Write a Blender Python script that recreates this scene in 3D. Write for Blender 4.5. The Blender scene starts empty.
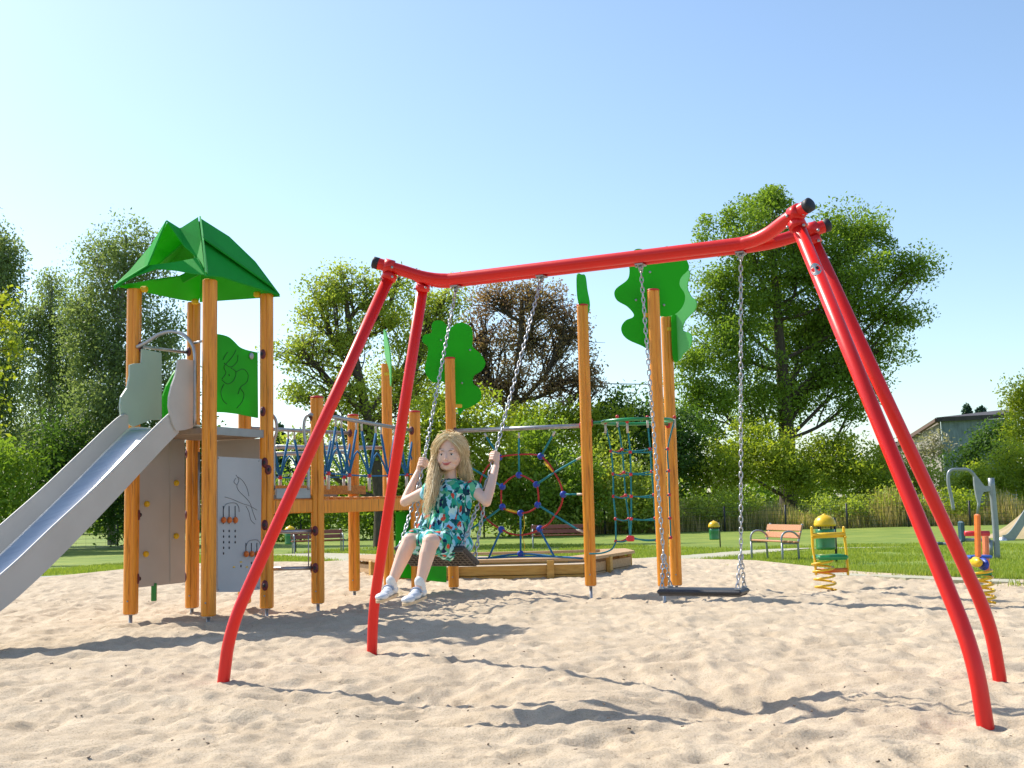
import bpy, bmesh, math, random
import numpy as np
from mathutils import Vector, Matrix
R = math.radians
rng = np.random.default_rng(7)
random.seed(7)
S = bpy.context.scene
COL = S.collection

# ------------------------------------------------------------------ camera
FPX, PITCH, ROLL, CAMZ = 1128.4, R(6.054), R(1.347), 1.0
_F = np.array([0, math.cos(PITCH), math.sin(PITCH)])
_U0 = np.array([0, -math.sin(PITCH), math.cos(PITCH)])
_R0 = np.array([1.0, 0, 0])
_R = _R0 * math.cos(ROLL) - _U0 * math.sin(ROLL)
_U = _R0 * math.sin(ROLL) + _U0 * math.cos(ROLL)
_O = np.array([0, 0, CAMZ])

def ray(px, py):
    return _F + _R * (px - 512) / FPX - _U * (py - 384) / FPX
def at(px, py, Y):
    d = ray(px, py); return _O + d * (Y / d[1])
def on(px, py, A, n):
    d = ray(px, py); A = np.array(A, float); n = np.array(n, float)
    return _O + d * (((A - _O) @ n) / (d @ n))
def gnd(px, py, z=0.0):
    d = ray(px, py); return _O + d * ((z - CAMZ) / d[2])

cam_d = bpy.data.cameras.new('camera')
cam = bpy.data.objects.new('camera', cam_d); COL.objects.link(cam)
cam_d.sensor_width = 36; cam_d.lens = FPX / 1024 * 36
cam_d.clip_start = 0.05; cam_d.clip_end = 3000
m = Matrix.Identity(4)
for i in range(3):
    m[i][0] = _R[i]; m[i][1] = _U[i]; m[i][2] = -_F[i]; m[i][3] = _O[i]
cam.matrix_world = m
S.camera = cam

# ------------------------------------------------------------------ light
SUN_AZ, SUN_EL = -54, 46.5       # azimuth of the sun measured from +Y towards +X, degrees
w = bpy.data.worlds.new('World'); S.world = w; w.use_nodes = True
nt = w.node_tree; bg = nt.nodes['Background']
sky = nt.nodes.new('ShaderNodeTexSky'); sky.sky_type = 'NISHITA'; sky.sun_disc = False
sky.sun_elevation = R(SUN_EL); sky.sun_rotation = R(SUN_AZ)
sky.altitude = 100; sky.air_density = 1.0; sky.dust_density = 1.0; sky.ozone_density = 1.2
tn = nt.nodes.new('ShaderNodeMixRGB'); tn.blend_type = 'MULTIPLY'; tn.inputs[0].default_value = 1; tn.inputs[2].default_value = (.95, 1.005, 1.02, 1)
nt.links.new(sky.outputs[0], tn.inputs[1]); nt.links.new(tn.outputs[0], bg.inputs['Color']); bg.inputs['Strength'].default_value = 0.118
sl = bpy.data.lights.new('sun', 'SUN'); sl.energy = 3.7; sl.angle = R(0.55); sl.color = (1.0, 0.94, 0.84)
so = bpy.data.objects.new('sun', sl); COL.objects.link(so)
sdir = Vector((math.sin(R(SUN_AZ)) * math.cos(R(SUN_EL)), math.cos(R(SUN_AZ)) * math.cos(R(SUN_EL)), math.sin(R(SUN_EL))))
so.rotation_euler = sdir.to_track_quat('Z', 'Y').to_euler(); so.location = (-10, 20, 20)
S.view_settings.view_transform = 'Standard'; S.view_settings.look = 'None'
S.view_settings.gamma = 1; S.view_settings.exposure = 0.84
S.view_settings.use_curve_mapping = False
S.render.engine = 'CYCLES'
S.cycles.max_bounces = 8; S.cycles.transparent_max_bounces = 8

# ------------------------------------------------------------------ materials
MATS = {}
def mat(name, base, rough=.5, metal=0, var=None, vscale=6, vstretch=(1,1,1), bump=0, bscale=60, coat=0, spec=.5, trans=0, island=None, coord='Object', streak=0):
    """principled with a noise-mixed second colour, bump and optional translucency"""
    if name in MATS: return MATS[name]
    M = bpy.data.materials.new(name); M.use_nodes = True; n = M.node_tree.nodes; l = M.node_tree.links
    p = n['Principled BSDF']; p.inputs['Roughness'].default_value = rough; p.inputs['Metallic'].default_value = metal
    p.inputs['Base Color'].default_value = (*base, 1); p.inputs['Coat Weight'].default_value = coat
    p.inputs['Specular IOR Level'].default_value = spec
    tc = n.new('ShaderNodeTexCoord'); mp = n.new('ShaderNodeMapping'); mp.inputs['Scale'].default_value = vstretch
    l.new(tc.outputs[coord], mp.inputs[0])
    colsock = None
    if var:
        nz = n.new('ShaderNodeTexNoise'); nz.inputs['Scale'].default_value = vscale; nz.inputs['Detail'].default_value = 6
        l.new(mp.outputs[0], nz.inputs['Vector'])
        rp = n.new('ShaderNodeValToRGB'); rp.color_ramp.elements[0].position = .35; rp.color_ramp.elements[1].position = .65
        rp.color_ramp.elements[0].color = (*base, 1); rp.color_ramp.elements[1].color = (*var, 1)
        l.new(nz.outputs[0], rp.inputs[0]); colsock = rp.outputs[0]
    if island:
        g = n.new('ShaderNodeNewGeometry'); r2 = n.new('ShaderNodeValToRGB')
        r2.color_ramp.elements[0].color = (*island[0], 1); r2.color_ramp.elements[1].color = (*island[-1], 1)
        for k, c in enumerate(island[1:-1]):
            e = r2.color_ramp.elements.new((k + 1) / (len(island) - 1)); e.color = (*c, 1)
        l.new(g.outputs['Random Per Island'], r2.inputs[0])
        if colsock:
            mx = n.new('ShaderNodeMixRGB'); mx.inputs[0].default_value = .5
            l.new(colsock, mx.inputs[1]); l.new(r2.outputs[0], mx.inputs[2]); colsock = mx.outputs[0]
        else: colsock = r2.outputs[0]
    if streak and colsock:
        m2 = n.new('ShaderNodeMapping'); m2.inputs['Scale'].default_value = (1, 1, .035); l.new(tc.outputs[coord], m2.inputs[0])
        n2 = n.new('ShaderNodeTexNoise'); n2.inputs['Scale'].default_value = 95; n2.inputs['Detail'].default_value = 3; l.new(m2.outputs[0], n2.inputs['Vector'])
        r3 = n.new('ShaderNodeValToRGB'); r3.color_ramp.elements[0].position = .30; r3.color_ramp.elements[1].position = .42
        r3.color_ramp.elements[0].color = (1 - streak,) * 3 + (1,); r3.color_ramp.elements[1].color = (1, 1, 1, 1); l.new(n2.outputs[0], r3.inputs[0])
        x3 = n.new('ShaderNodeMixRGB'); x3.blend_type = 'MULTIPLY'; x3.inputs[0].default_value = 1; l.new(colsock, x3.inputs[1]); l.new(r3.outputs[0], x3.inputs[2]); colsock = x3.outputs[0]
    if colsock: l.new(colsock, p.inputs['Base Color'])
    if bump:
        nb = n.new('ShaderNodeTexNoise'); nb.inputs['Scale'].default_value = bscale; nb.inputs['Detail'].default_value = 5
        l.new(mp.outputs[0], nb.inputs['Vector'])
        b = n.new('ShaderNodeBump'); b.inputs['Strength'].default_value = 1; b.inputs['Distance'].default_value = bump
        l.new(nb.outputs[0], b.inputs['Height']); l.new(b.outputs[0], p.inputs['Normal'])
    if trans:
        t = n.new('ShaderNodeBsdfTranslucent'); ms = n.new('ShaderNodeMixShader'); ms.inputs[0].default_value = trans
        if colsock: 
            br = n.new('ShaderNodeMixRGB'); br.blend_type = 'MULTIPLY'; br.inputs[0].default_value = 1; br.inputs[2].default_value = (1.5, 1.45, .7, 1)
            l.new(colsock, br.inputs[1]); l.new(br.outputs[0], t.inputs[0])
        else: t.inputs[0].default_value = (*base, 1)
        l.new(p.outputs[0], ms.inputs[1]); l.new(t.outputs[0], ms.inputs[2])
        l.new(ms.outputs[0], n['Material Output'].inputs['Surface'])
    MATS[name] = M
    return M

RED = mat('red_paint', (.80, .010, .007), .36, var=(.70, .016, .012), vscale=3, bump=.0006, bscale=25, coat=.12, spec=.35)
WOOD = mat('glazed_post_wood', (.86, .33, .020), .45, var=(.68, .23, .012), vscale=9, vstretch=(5, 5, .35), bump=.0012, bscale=30, coat=.08, streak=.55)
PLANK = mat('glazed_plank_wood', (.66, .28, .03), .5, var=(.42, .14, .02), vscale=8, vstretch=(.6, 6, 6), bump=.001, bscale=40)
PALEW = mat('pale_weathered_pine', (.50, .33, .17), .7, var=(.40, .24, .11), vscale=7, vstretch=(.8, 5, 5), bump=.002, bscale=40)
YELW = mat('yellow_pine', (.58, .34, .08), .6, var=(.46, .25, .05), vscale=7, vstretch=(.8, 5, 5), bump=.002, bscale=40)
GREYW = mat('grey_deck_boards', (.30, .24, .19), .75, var=(.22, .17, .13), vscale=9, bump=.002, bscale=50)
GREEN = mat('green_board', (.030, .45, .014), .5, var=(.026, .39, .012), vscale=2, spec=.2, bump=.0004, bscale=160, trans=.30)
ROOFG = mat('roof_green_board', (.024, .40, .055), .7, var=(.020, .35, .048), vscale=2, spec=.08, bump=.0004, bscale=160, trans=.28)
GREENLIT = mat('sunlit_green_board', (.10, .50, .10), .35, var=(.12, .55, .12), vscale=2, bump=.0004, bscale=160, trans=.2)  # lightened copy of the board green, sunlight put into the colour
GREY = mat('grey_beige_board', (.51, .485, .45), .5, var=(.46, .435, .40), vscale=2.5, bump=.0003, bscale=200)
BLUEG = mat('blue_grey_board', (.41, .44, .47), .45, var=(.37, .40, .43), vscale=2.5, bump=.0003, bscale=200)
SAGE = mat('sage_board', (.42, .53, .45), .4, var=(.38, .48, .41), vscale=2.5, bump=.0003, bscale=200)
STEEL = mat('brushed_steel', (.66, .68, .69), .42, .85, var=(.58, .60, .62), vscale=5, vstretch=(1, 8, 1), bump=.0004, bscale=80)
GALV = mat('galvanised_tube', (.42, .43, .45), .42, .75, var=(.33, .34, .36), vscale=12, bump=.0005, bscale=90)
CHAINM = mat('galvanised_chain', (.55, .56, .57), .38, .8, var=(.42, .43, .44), vscale=60)
BLACK = mat('black_rubber', (.012, .012, .016), .55, var=(.02, .02, .024), vscale=20, bump=.0008, bscale=200)
BRACK = mat('dark_red_bracket', (.16, .02, .025), .45, var=(.11, .02, .03), vscale=30)
REDPL = mat('red_plastic', (.60, .02, .03), .4, var=(.5, .02, .03), vscale=30)
YELPL = mat('yellow_plastic', (.80, .50, .01), .35, var=(.72, .43, .01), vscale=14)
ORPL = mat('orange_plastic', (.70, .17, .02), .4, var=(.6, .14, .02), vscale=14)
BLUER = mat('blue_rope', (.015, .18, .40), .8, var=(.01, .10, .24), vscale=120, bump=.003, bscale=300)
TEALR = mat('teal_rope', (.012, .24, .27), .8, var=(.01, .17, .21), vscale=120, bump=.003, bscale=300)
REDR = mat('red_rope', (.50, .035, .03), .8, var=(.38, .02, .02), vscale=120, bump=.003, bscale=300)
YELR = mat('yellow_rope', (.85, .50, .02), .8, var=(.7, .4, .02), vscale=60)
BLUEP = mat('blue_plastic_joint', (.012, .06, .45), .45, var=(.01, .03, .26), vscale=30)
FERR = mat('pale_ferrule', (.60, .55, .47), .5, var=(.5, .45, .38), vscale=40)
GREENP = mat('green_gloss_paint', (.01, .27, .075), .3, var=(.01, .22, .06), vscale=5, coat=.3)
BINGR = mat('bin_green_paint', (.008, .20, .05), .28, var=(.008, .16, .04), vscale=5, coat=.4)
INK = mat('engraved_line', (.012, .10, .012), .7, var=(.015, .12, .02), vscale=50)
INK2 = mat('engraved_line_grey', (.14, .155, .175), .7, var=(.12, .13, .15), vscale=50)
BARK = mat('bark', (.10, .075, .052), .9, var=(.055, .042, .03), vscale=6, vstretch=(3, 3, .6), bump=.02, bscale=12)
BIRCHB = mat('birch_bark', (.50, .48, .44), .8, var=(.08, .07, .06), vscale=2.5, vstretch=(1.2, 1.2, 3), bump=.01, bscale=12)
GREYM = mat('grey_painted_steel', (.30, .33, .35), .4, .3, var=(.26, .29, .31), vscale=9)
BENCHW = mat('bench_slat_wood', (.56, .27, .13), .5, var=(.45, .20, .09), vscale=8, vstretch=(1, 6, 6), bump=.001, bscale=40)

# ------------------------------------------------------------------ mesh builder
class MB:
    def __init__(s): s.v = []; s.f = []; s.m = []; s.n = 0; s.mats = []; s.flat = []
    def mi(s, material):
        if material is None: return 0
        if material not in s.mats: s.mats.append(material)
        return s.mats.index(material)
    def add(s, V, F, material=None, flat=True):
        V = np.asarray(V, float); k = s.mi(material)
        s.v.append(V)
        for f in F: s.f.append([i + s.n for i in f]); s.m.append(k); s.flat.append(flat)
        s.n += len(V)
    def box(s, c, size, rot=None, material=None, bev=0):
        x, y, z = [q / 2 for q in size]
        if bev:
            b = min(bev, x * .9, y * .9, z * .9)
            V = []
            for sx in (-1, 1):
                for sy in (-1, 1):
                    for sz in (-1, 1):
                        V += [(sx * x, sy * (y - b), sz * (z - b)), (sx * (x - b), sy * y, sz * (z - b)), (sx * (x - b), sy * (y - b), sz * z)]
            bm = bmesh.new()
            for q in V: bm.verts.new(q)
            bmesh.ops.convex_hull(bm, input=bm.verts)
            bmesh.ops.dissolve_limit(bm, angle_limit=.02, verts=bm.verts, edges=bm.edges)
            bm.verts.index_update()
            V = [tuple(q.co) for q in bm.verts]; F = [[q.index for q in f.verts] for f in bm.faces]; bm.free()
        else:
            V = [(sx * x, sy * y, sz * z) for sx in (-1, 1) for sy in (-1, 1) for sz in (-1, 1)]
            F = [(0, 1, 3, 2), (4, 6, 7, 5), (0, 4, 5, 1), (2, 3, 7, 6), (0, 2, 6, 4), (1, 5, 7, 3)]
        V = np.array(V)
        if rot is not None: V = V @ np.array(rot)          # rows of rot = local axes in world
        s.add(V + np.array(c), F, material)
    def tube(s, P, rad, n=10, material=None, cap=True, closed=False, flat=False):
        P = np.asarray(P, float); k = len(P)
        rad = np.broadcast_to(np.asarray(rad, float), (k,))
        T = np.zeros_like(P)
        if closed: T = np.roll(P, -1, 0) - np.roll(P, 1, 0)
        else:
            T[1:-1] = P[2:] - P[:-2]; T[0] = P[1] - P[0]; T[-1] = P[-1] - P[-2]
        T /= np.linalg.norm(T, axis=1)[:, None] + 1e-12
        up = np.array([0, 0, 1.]) if abs(T[0][2]) < .9 else np.array([1., 0, 0])
        N = np.cross(T[0], up); N /= np.linalg.norm(N)
        V = []; a = np.arange(n) * 2 * math.pi / n
        for i in range(k):
            N = N - T[i] * (N @ T[i]); N /= np.linalg.norm(N) + 1e-12; B = np.cross(T[i], N)
            V.append(P[i] + rad[i] * (np.cos(a)[:, None] * N + np.sin(a)[:, None] * B))
        F = []
        for i in range(k if closed else k - 1):
            j = (i + 1) % k
            for q in range(n): F.append((i * n + q, i * n + (q + 1) % n, j * n + (q + 1) % n, j * n + q))
        if cap and not closed:
            F.append(tuple(range(n - 1, -1, -1))); F.append(tuple((k - 1) * n + q for q in range(n)))
        s.add(np.vstack(V), F, material, flat)
    def ball(s, c, r, n=8, material=None, rot=None):
        V = []; F = []; rr = np.broadcast_to(np.asarray(r, float), (3,)); m_ = n; h = max(3, n // 2 + 1)
        V.append((0, 0, 1))
        for i in range(1, h):
            t = math.pi * i / h
            for j in range(m_): V.append((math.sin(t) * math.cos(2 * math.pi * j / m_), math.sin(t) * math.sin(2 * math.pi * j / m_), math.cos(t)))
        V.append((0, 0, -1))
        for j in range(m_): F.append((0, 1 + j, 1 + (j + 1) % m_))
        for i in range(h - 2):
            a = 1 + i * m_; b = a + m_
            for j in range(m_): F.append((a + j, b + j, b + (j + 1) % m_, a + (j + 1) % m_))
        a = 1 + (h - 2) * m_
        for j in range(m_): F.append((a + j, len(V) - 1, a + (j + 1) % m_))
        V = np.array(V) * rr
        if rot is not None: V = V @ np.array(rot)
        s.add(V + np.array(c), F, material, False)
    def plate(s, P, th, material=None, nrm=None):
        """closed outline P given thickness th along its normal"""
        P = np.asarray(P, float)
        if nrm is None:
            nrm = np.zeros(3); c = P.mean(0)
            for i in range(len(P)): nrm += np.cross(P[i] - c, P[(i + 1) % len(P)] - c)
        nrm = np.asarray(nrm, float); nrm = nrm / np.linalg.norm(nrm)
        k = len(P); V = np.vstack([P + nrm * th / 2, P - nrm * th / 2])
        F = [tuple(range(k)), tuple(range(2 * k - 1, k - 1, -1))]
        for i in range(k): j = (i + 1) % k; F.append((i, i + k, j + k, j))
        s.add(V, F, material)
    def build(s, name, material=None, parent=None, origin=None):
        me = bpy.data.meshes.new(name)
        V = np.vstack(s.v)
        o0 = np.array(origin if origin is not None else (0, 0, 0), float)
        me.from_pydata((V - o0).tolist(), [], s.f)
        mats = s.mats if s.mats else [material]
        for q in mats: me.materials.append(q)
        if len(mats) > 1: me.polygons.foreach_set('material_index', s.m)
        me.polygons.foreach_set('use_smooth', [not q for q in s.flat])
        me.update()
        o = bpy.data.objects.new(name, me); COL.objects.link(o)
        o.location = o0
        if parent is not None:
            o.parent = parent
            o.location = Vector(o0) - world_loc(parent)
        return o

def world_loc(o):
    l = Vector(o.location)
    while o.parent is not None: o = o.parent; l += Vector(o.location)
    return l
def empty(name, loc):
    o = bpy.data.objects.new(name, None); COL.objects.link(o); o.location = loc; o.empty_display_size = .2
    return o
def tag(o, label=None, cat=None, group=None, kind=None):
    if label: o['label'] = label
    if cat: o['category'] = cat
    if group: o['group'] = group
    if kind: o['kind'] = kind
    return o
def copy_tree(o, parent=None):
    c = o.copy(); COL.objects.link(c)
    if parent is not None: c.parent = parent
    for ch in list(o.children): copy_tree(ch, c)
    return c
def fastmesh(name, V, F4, material, parent=None, smooth=False):
    """numpy quads to mesh"""
    me = bpy.data.meshes.new(name); nv = len(V); nf = len(F4); k = F4.shape[1]
    me.vertices.add(nv); me.vertices.foreach_set('co', np.asarray(V, np.float32).ravel())
    me.loops.add(nf * k); me.loops.foreach_set('vertex_index', F4.astype(np.int32).ravel())
    me.polygons.add(nf); me.polygons.foreach_set('loop_start', np.arange(0, nf * k, k, dtype=np.int32))
    me.polygons.foreach_set('loop_total', np.full(nf, k, np.int32))
    if smooth: me.polygons.foreach_set('use_smooth', np.ones(nf, bool))
    me.update(calc_edges=True); me.materials.append(material)
    o = bpy.data.objects.new(name, me); COL.objects.link(o)
    if parent is not None: o.parent = parent; o.location = -world_loc(parent)
    return o
def spline(P, n=8, closed=False):
    """Catmull-Rom through points"""
    P = np.asarray(P, float); k = len(P); out = []
    for i in range(k if closed else k - 1):
        if closed: a, b, c, d = P[(i - 1) % k], P[i], P[(i + 1) % k], P[(i + 2) % k]
        else: a, b, c, d = P[max(i - 1, 0)], P[i], P[i + 1], P[min(i + 2, k - 1)]
        for t in np.arange(n) / n:
            out.append(.5 * ((2 * b) + (-a + c) * t + (2 * a - 5 * b + 4 * c - d) * t * t + (-a + 3 * b - 3 * c + d) * t ** 3))
    if not closed: out.append(P[-1])
    return np.array(out)

def vnoise(x, y, seed=0):
    """2-D value noise with smooth interpolation, vectorised"""
    xi = np.floor(x).astype(np.int64); yi = np.floor(y).astype(np.int64); fx = x - xi; fy = y - yi
    def h(a, b):
        q = (a * 374761393 + b * 668265263 + seed * 1442695041) & 0x7fffffff
        q = ((q ^ (q >> 13)) * 1274126177) & 0x7fffffff
        return ((q ^ (q >> 16)) & 0xffff) / 65535.0
    u = fx * fx * fx * (fx * (fx * 6 - 15) + 10); v = fy * fy * fy * (fy * (fy * 6 - 15) + 10)
    return (h(xi, yi) * (1 - u) + h(xi + 1, yi) * u) * (1 - v) + (h(xi, yi + 1) * (1 - u) + h(xi + 1, yi + 1) * u) * v

# ------------------------------------------------------------------ ground
def zt(y):             # the ground falls away gently behind the play area
    return np.interp(y, [14, 34, 45, 90], [0, -.50, -.62, -.80])
def gt(px, py):        # point of the terrain seen at a pixel
    d = ray(px, py)
    for Y in np.arange(3, 160, .02):
        if CAMZ + d[2] / d[1] * Y <= zt(Y): break
    return np.array([d[0] / d[1] * Y, Y, float(zt(Y))])
_E = np.array([gt(x, y)[:2] for x, y in ((-60, 590), (50, 584), (130, 578), (200, 574), (300, 572), (400, 570), (480, 567), (640, 567), (700, 567), (760, 568), (860, 574), (940, 577), (1024, 580), (1100, 584))])
def edgeY(x):          # far edge of the sand
    x = np.asarray(x, float)
    return np.interp(x, np.r_[-60, _E[:, 0], 60], np.r_[26, _E[:, 1], 12]) + .12 * np.sin(x * 2.1) + .07 * np.sin(x * 5.3)
def sand_z(x, y):
    wx = x + .25 * vnoise(x * 1.3, y * 1.3, 3); wy = y + .25 * vnoise(x * 1.3 + 7, y * 1.3, 4)
    z = .055 * (vnoise(wx * 1.0, wy * 1.0, 1) - .5)
    a = vnoise(wx * 3.7, wy * 3.7, 2); z += .072 * (a - .5)
    b = vnoise(wx * 7.2, wy * 7.2, 5); z += .050 * (1 - np.abs(2 * b - 1) - .5)
    c = vnoise(wx * 5.1 + 9, wy * 5.1, 12); z -= .060 * np.clip(c - .60, 0, 1) / .40
    z += .042 * (vnoise(wx * 15, wy * 15, 6) - .5) + .006 * (vnoise(x * 31, y * 31, 8) - .5)
    e = vnoise(wx * 23, wy * 23, 41); z += .016 * (1 - np.abs(2 * e - 1) - .5)
    return z * .54 + .006 * (vnoise(x * 47, y * 47, 18) - .5) - .008
def build_sand():
    ys = [2.6]
    while ys[-1] < 25: ys.append(ys[-1] + max(.016, .0045 * ys[-1]))
    ys = np.array(ys); xs = []
    x = 0.0
    while x < 26: xs.append(x); x += .024 + max(0, x - 7) * .03
    xs = np.array([-q for q in xs[:0:-1]] + xs)
    X, Y = np.meshgrid(xs, ys); E = edgeY(X)
    Z = sand_z(X, Y)
    for (fx, fy, s_, a) in PITS: Z += a * np.exp(-((X - fx) ** 2 + (Y - fy) ** 2) / (2 * s_ * s_))
    fade = np.clip((E - Y) / .9, 0, 1); Z = Z * fade + .012 * (1 - fade)
    Z = Z - np.clip(Y - E, 0, 1) * .12
    nx, ny = len(xs), len(ys)
    V = np.stack([X, Y, Z], -1).reshape(-1, 3)
    i = np.arange(nx - 1)[None, :] + np.arange(ny - 1)[:, None] * nx
    F = np.stack([i, i + 1, i + 1 + nx, i + nx], -1).reshape(-1, 4)
    keep = (Y < E + .7)[:-1, :-1].reshape(-1)
    F = F[keep]
    M = bpy.data.materials.new('sand'); M.use_nodes = True; n = M.node_tree.nodes; l = M.node_tree.links
    p = n['Principled BSDF']; p.inputs['Roughness'].default_value = .95; p.inputs['Specular IOR Level'].default_value = .15
    tc = n.new('ShaderNodeTexCoord')
    a = n.new('ShaderNodeTexNoise'); a.inputs['Scale'].default_value = 3.1; a.inputs['Detail'].default_value = 8; a.inputs['Roughness'].default_value = .65
    r = n.new('ShaderNodeValToRGB'); r.color_ramp.elements[0].position = .3; r.color_ramp.elements[1].position = .7
    r.color_ramp.elements[0].color = (*SANDA, 1); r.color_ramp.elements[1].color = (*SANDB, 1)
    l.new(tc.outputs['Object'], a.inputs['Vector']); l.new(a.outputs[0], r.inputs[0])
    g = n.new('ShaderNodeTexNoise'); g.inputs['Scale'].default_value = 130; g.inputs['Detail'].default_value = 3
    l.new(tc.outputs['Object'], g.inputs['Vector'])
    r2 = n.new('ShaderNodeValToRGB'); r2.color_ramp.elements[0].position = .3; r2.color_ramp.elements[1].position = .5
    r2.color_ramp.elements[0].color = (.62, .58, .52, 1); r2.color_ramp.elements[1].color = (1, 1, 1, 1)
    l.new(g.outputs[0], r2.inputs[0])
    mx = n.new('ShaderNodeMixRGB'); mx.blend_type = 'MULTIPLY'; mx.inputs[0].default_value = .8
    l.new(r.outputs[0], mx.inputs[1]); l.new(r2.outputs[0], mx.inputs[2]); l.new(mx.outputs[0], p.inputs['Base Color'])
    b = n.new('ShaderNodeBump'); b.inputs['Distance'].default_value = .010
    g2 = n.new('ShaderNodeTexNoise'); g2.inputs['Scale'].default_value = 42; g2.inputs['Detail'].default_value = 7; g2.inputs['Roughness'].default_value = .7
    l.new(tc.outputs['Object'], g2.inputs['Vector']); l.new(g2.outputs[0], b.inputs['Height']); l.new(b.outputs[0], p.inputs['Normal'])
    o = fastmesh('sand', V, F, M, smooth=True); tag(o, kind='structure')
SANDA = (.46, .365, .255); SANDB = (.60, .495, .365)
PITS = [(1.03, 6.0, .35, -.10), (-.5, 6.2, .40, -.07), (-.2, 5.6, .3, -.04), (1.1, 5.5, .3, -.04), (1.5, 11.6, .22, -.05), (.8, 12.3, .22, -.05), (gt(826, 586)[0], gt(826, 586)[1], .4, -.07), (gt(985, 601)[0], gt(985, 601)[1], .4, -.06)]
build_sand()

# base ground under everything and lawn sheet
GR = mat('far_ground', (.07, .11, .025), .95, var=(.11, .13, .04), vscale=.4)
V = np.array([(-900, -60, -1.4), (900, -60, -1.4), (900, 1500, -1.4), (-900, 1500, -1.4)], float)
tag(fastmesh('ground', V, np.array([[0, 1, 2, 3]]), GR), kind='structure')
LAWN = mat('lawn', (.12, .19, .014), .9, var=(.22, .27, .03), vscale=.9, bump=.03, bscale=9)
MOUND = at(1122, 545, 37.0)
def lawn_z(x, y):
    return zt(y) + 0 * x
xs = np.concatenate([np.linspace(-120, -30, 20), np.arange(-29, 30, .25), np.linspace(30, 120, 20)])
tt = np.concatenate([[0, .01, .03], np.linspace(.06, 1, 90)])
X = np.repeat(xs[None, :], len(tt), 0); E = edgeY(xs)
Y = E[None, :] + tt[:, None] * (150 - E[None, :])
# gentle lift over the sand rim
Z = lawn_z(X, Y) + .014 + .02 * (vnoise(X * .7, Y * .7, 21) - .5) * np.clip((Y - E[None, :]) / 2, 0, 1)
nx = len(xs); i = np.arange(nx - 1)[None, :] + np.arange(len(tt) - 1)[:, None] * nx
F = np.stack([i, i + 1, i + 1 + nx, i + nx], -1).reshape(-1, 4)
tag(fastmesh('lawn', np.stack([X, Y, Z], -1).reshape(-1, 3), F, LAWN, smooth=True), kind='structure')
# pale gravel path on the right and behind the bridge, concrete edging
PATH = mat('pale_gravel', (.46, .42, .34), .95, var=(.36, .35, .23), vscale=3.2, bump=.01, bscale=30)
def strip(name, pxs, wid, dz, M, h=0, wob=.15):
    P = spline([gt(*q)[:2] for q in pxs], 10); T = np.gradient(P, axis=0); T /= np.linalg.norm(T, axis=1)[:, None]; N = np.stack([-T[:, 1], T[:, 0]], 1)
    w_ = np.interp(np.linspace(0, 1, len(P)), np.linspace(0, 1, len(wid)), wid)
    a = P + N * (w_ / 2 + wob * (np.random.default_rng(3).random(len(P)) - .5))[:, None]; b = P - N * (w_ / 2 + wob * (np.random.default_rng(4).random(len(P)) - .5))[:, None]
    V = []; F = []; nc = 7
    for k in range(len(P)):
        for j in range(nc):
            q = a[k] + (b[k] - a[k]) * j / (nc - 1); V.append((q[0], q[1], float(lawn_z(q[0], q[1])) + .025 + dz))
        if h: V.append((b[k][0], b[k][1], V[-1][2] - h)); V.append((a[k][0], a[k][1], V[-nc - 1][2] - h))
    m_ = nc + (2 if h else 0)
    for k in range(len(P) - 1):
        for j in range(nc - 1): F.append((k * m_ + j, (k + 1) * m_ + j, (k + 1) * m_ + j + 1, k * m_ + j + 1))
        if h:
            F.append((k * m_ + nc - 1, (k + 1) * m_ + nc - 1, (k + 1) * m_ + nc, k * m_ + nc)); F.append((k * m_, k * m_ + nc + 1, (k + 1) * m_ + nc + 1, (k + 1) * m_))
    mb = MB(); mb.add(V, F, M); return tag(mb.build(name, M), kind='structure'), P
_, PP1 = strip('path', [(600, 566), (650, 562), (720, 556), (790, 550), (850, 549), (900, 548)], [2.6, 2.2, 1.6, 1.0, .7, .3], .008, PATH)
_, PP2 = strip('path_verge', [(690, 571), (760, 571), (860, 576), (940, 579.5), (1024, 583), (1100, 587)], [.32, .38], -.008, PATH, .09, .1)
_, PP3 = strip('path_patch', [(285, 555), (340, 557), (380, 562), (430, 568)], [2.0, 2.6, 1.6, .8], .009, PATH)
CONC = mat('concrete_edging', (.42, .42, .41), .9, var=(.33, .33, .33), vscale=8, bump=.003, bscale=60)
strip('kerb', [(-60, 591), (40, 584), (130, 579), (200, 575.5), (262, 574)], [.30, .30], .09, CONC, .2, 0)
strip('kerb_edging', [(262, 573), (330, 571.5), (400, 570), (455, 568)], [.14, .14], .06, GREENP, .15, 0)

# sandy mound at the right
gx, gy = np.meshgrid(np.linspace(-5, 5, 60), np.linspace(-5, 5, 60)); rr_ = np.sqrt(gx ** 2 + (gy * .8) ** 2); hz = 2.3 * np.exp(-(rr_ / 2.3) ** 2.4) + .12 * (vnoise(gx * 1.2, gy * 1.2, 9) - .5) * (rr_ < 4.2) - .16
X_, Y_ = MOUND[0] + gx, 38.5 + gy; i = np.arange(59)[None, :] + np.arange(59)[:, None] * 60
DIRT = mat('sandy_soil', (.40, .30, .19), .95, var=(.26, .22, .10), vscale=.9, bump=.03, bscale=8)
tag(fastmesh('mound', np.stack([X_, Y_, zt(Y_) + hz], -1).reshape(-1, 3), np.stack([i, i + 1, i + 61, i + 60], -1).reshape(-1, 4), DIRT, smooth=True), kind='structure')

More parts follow.
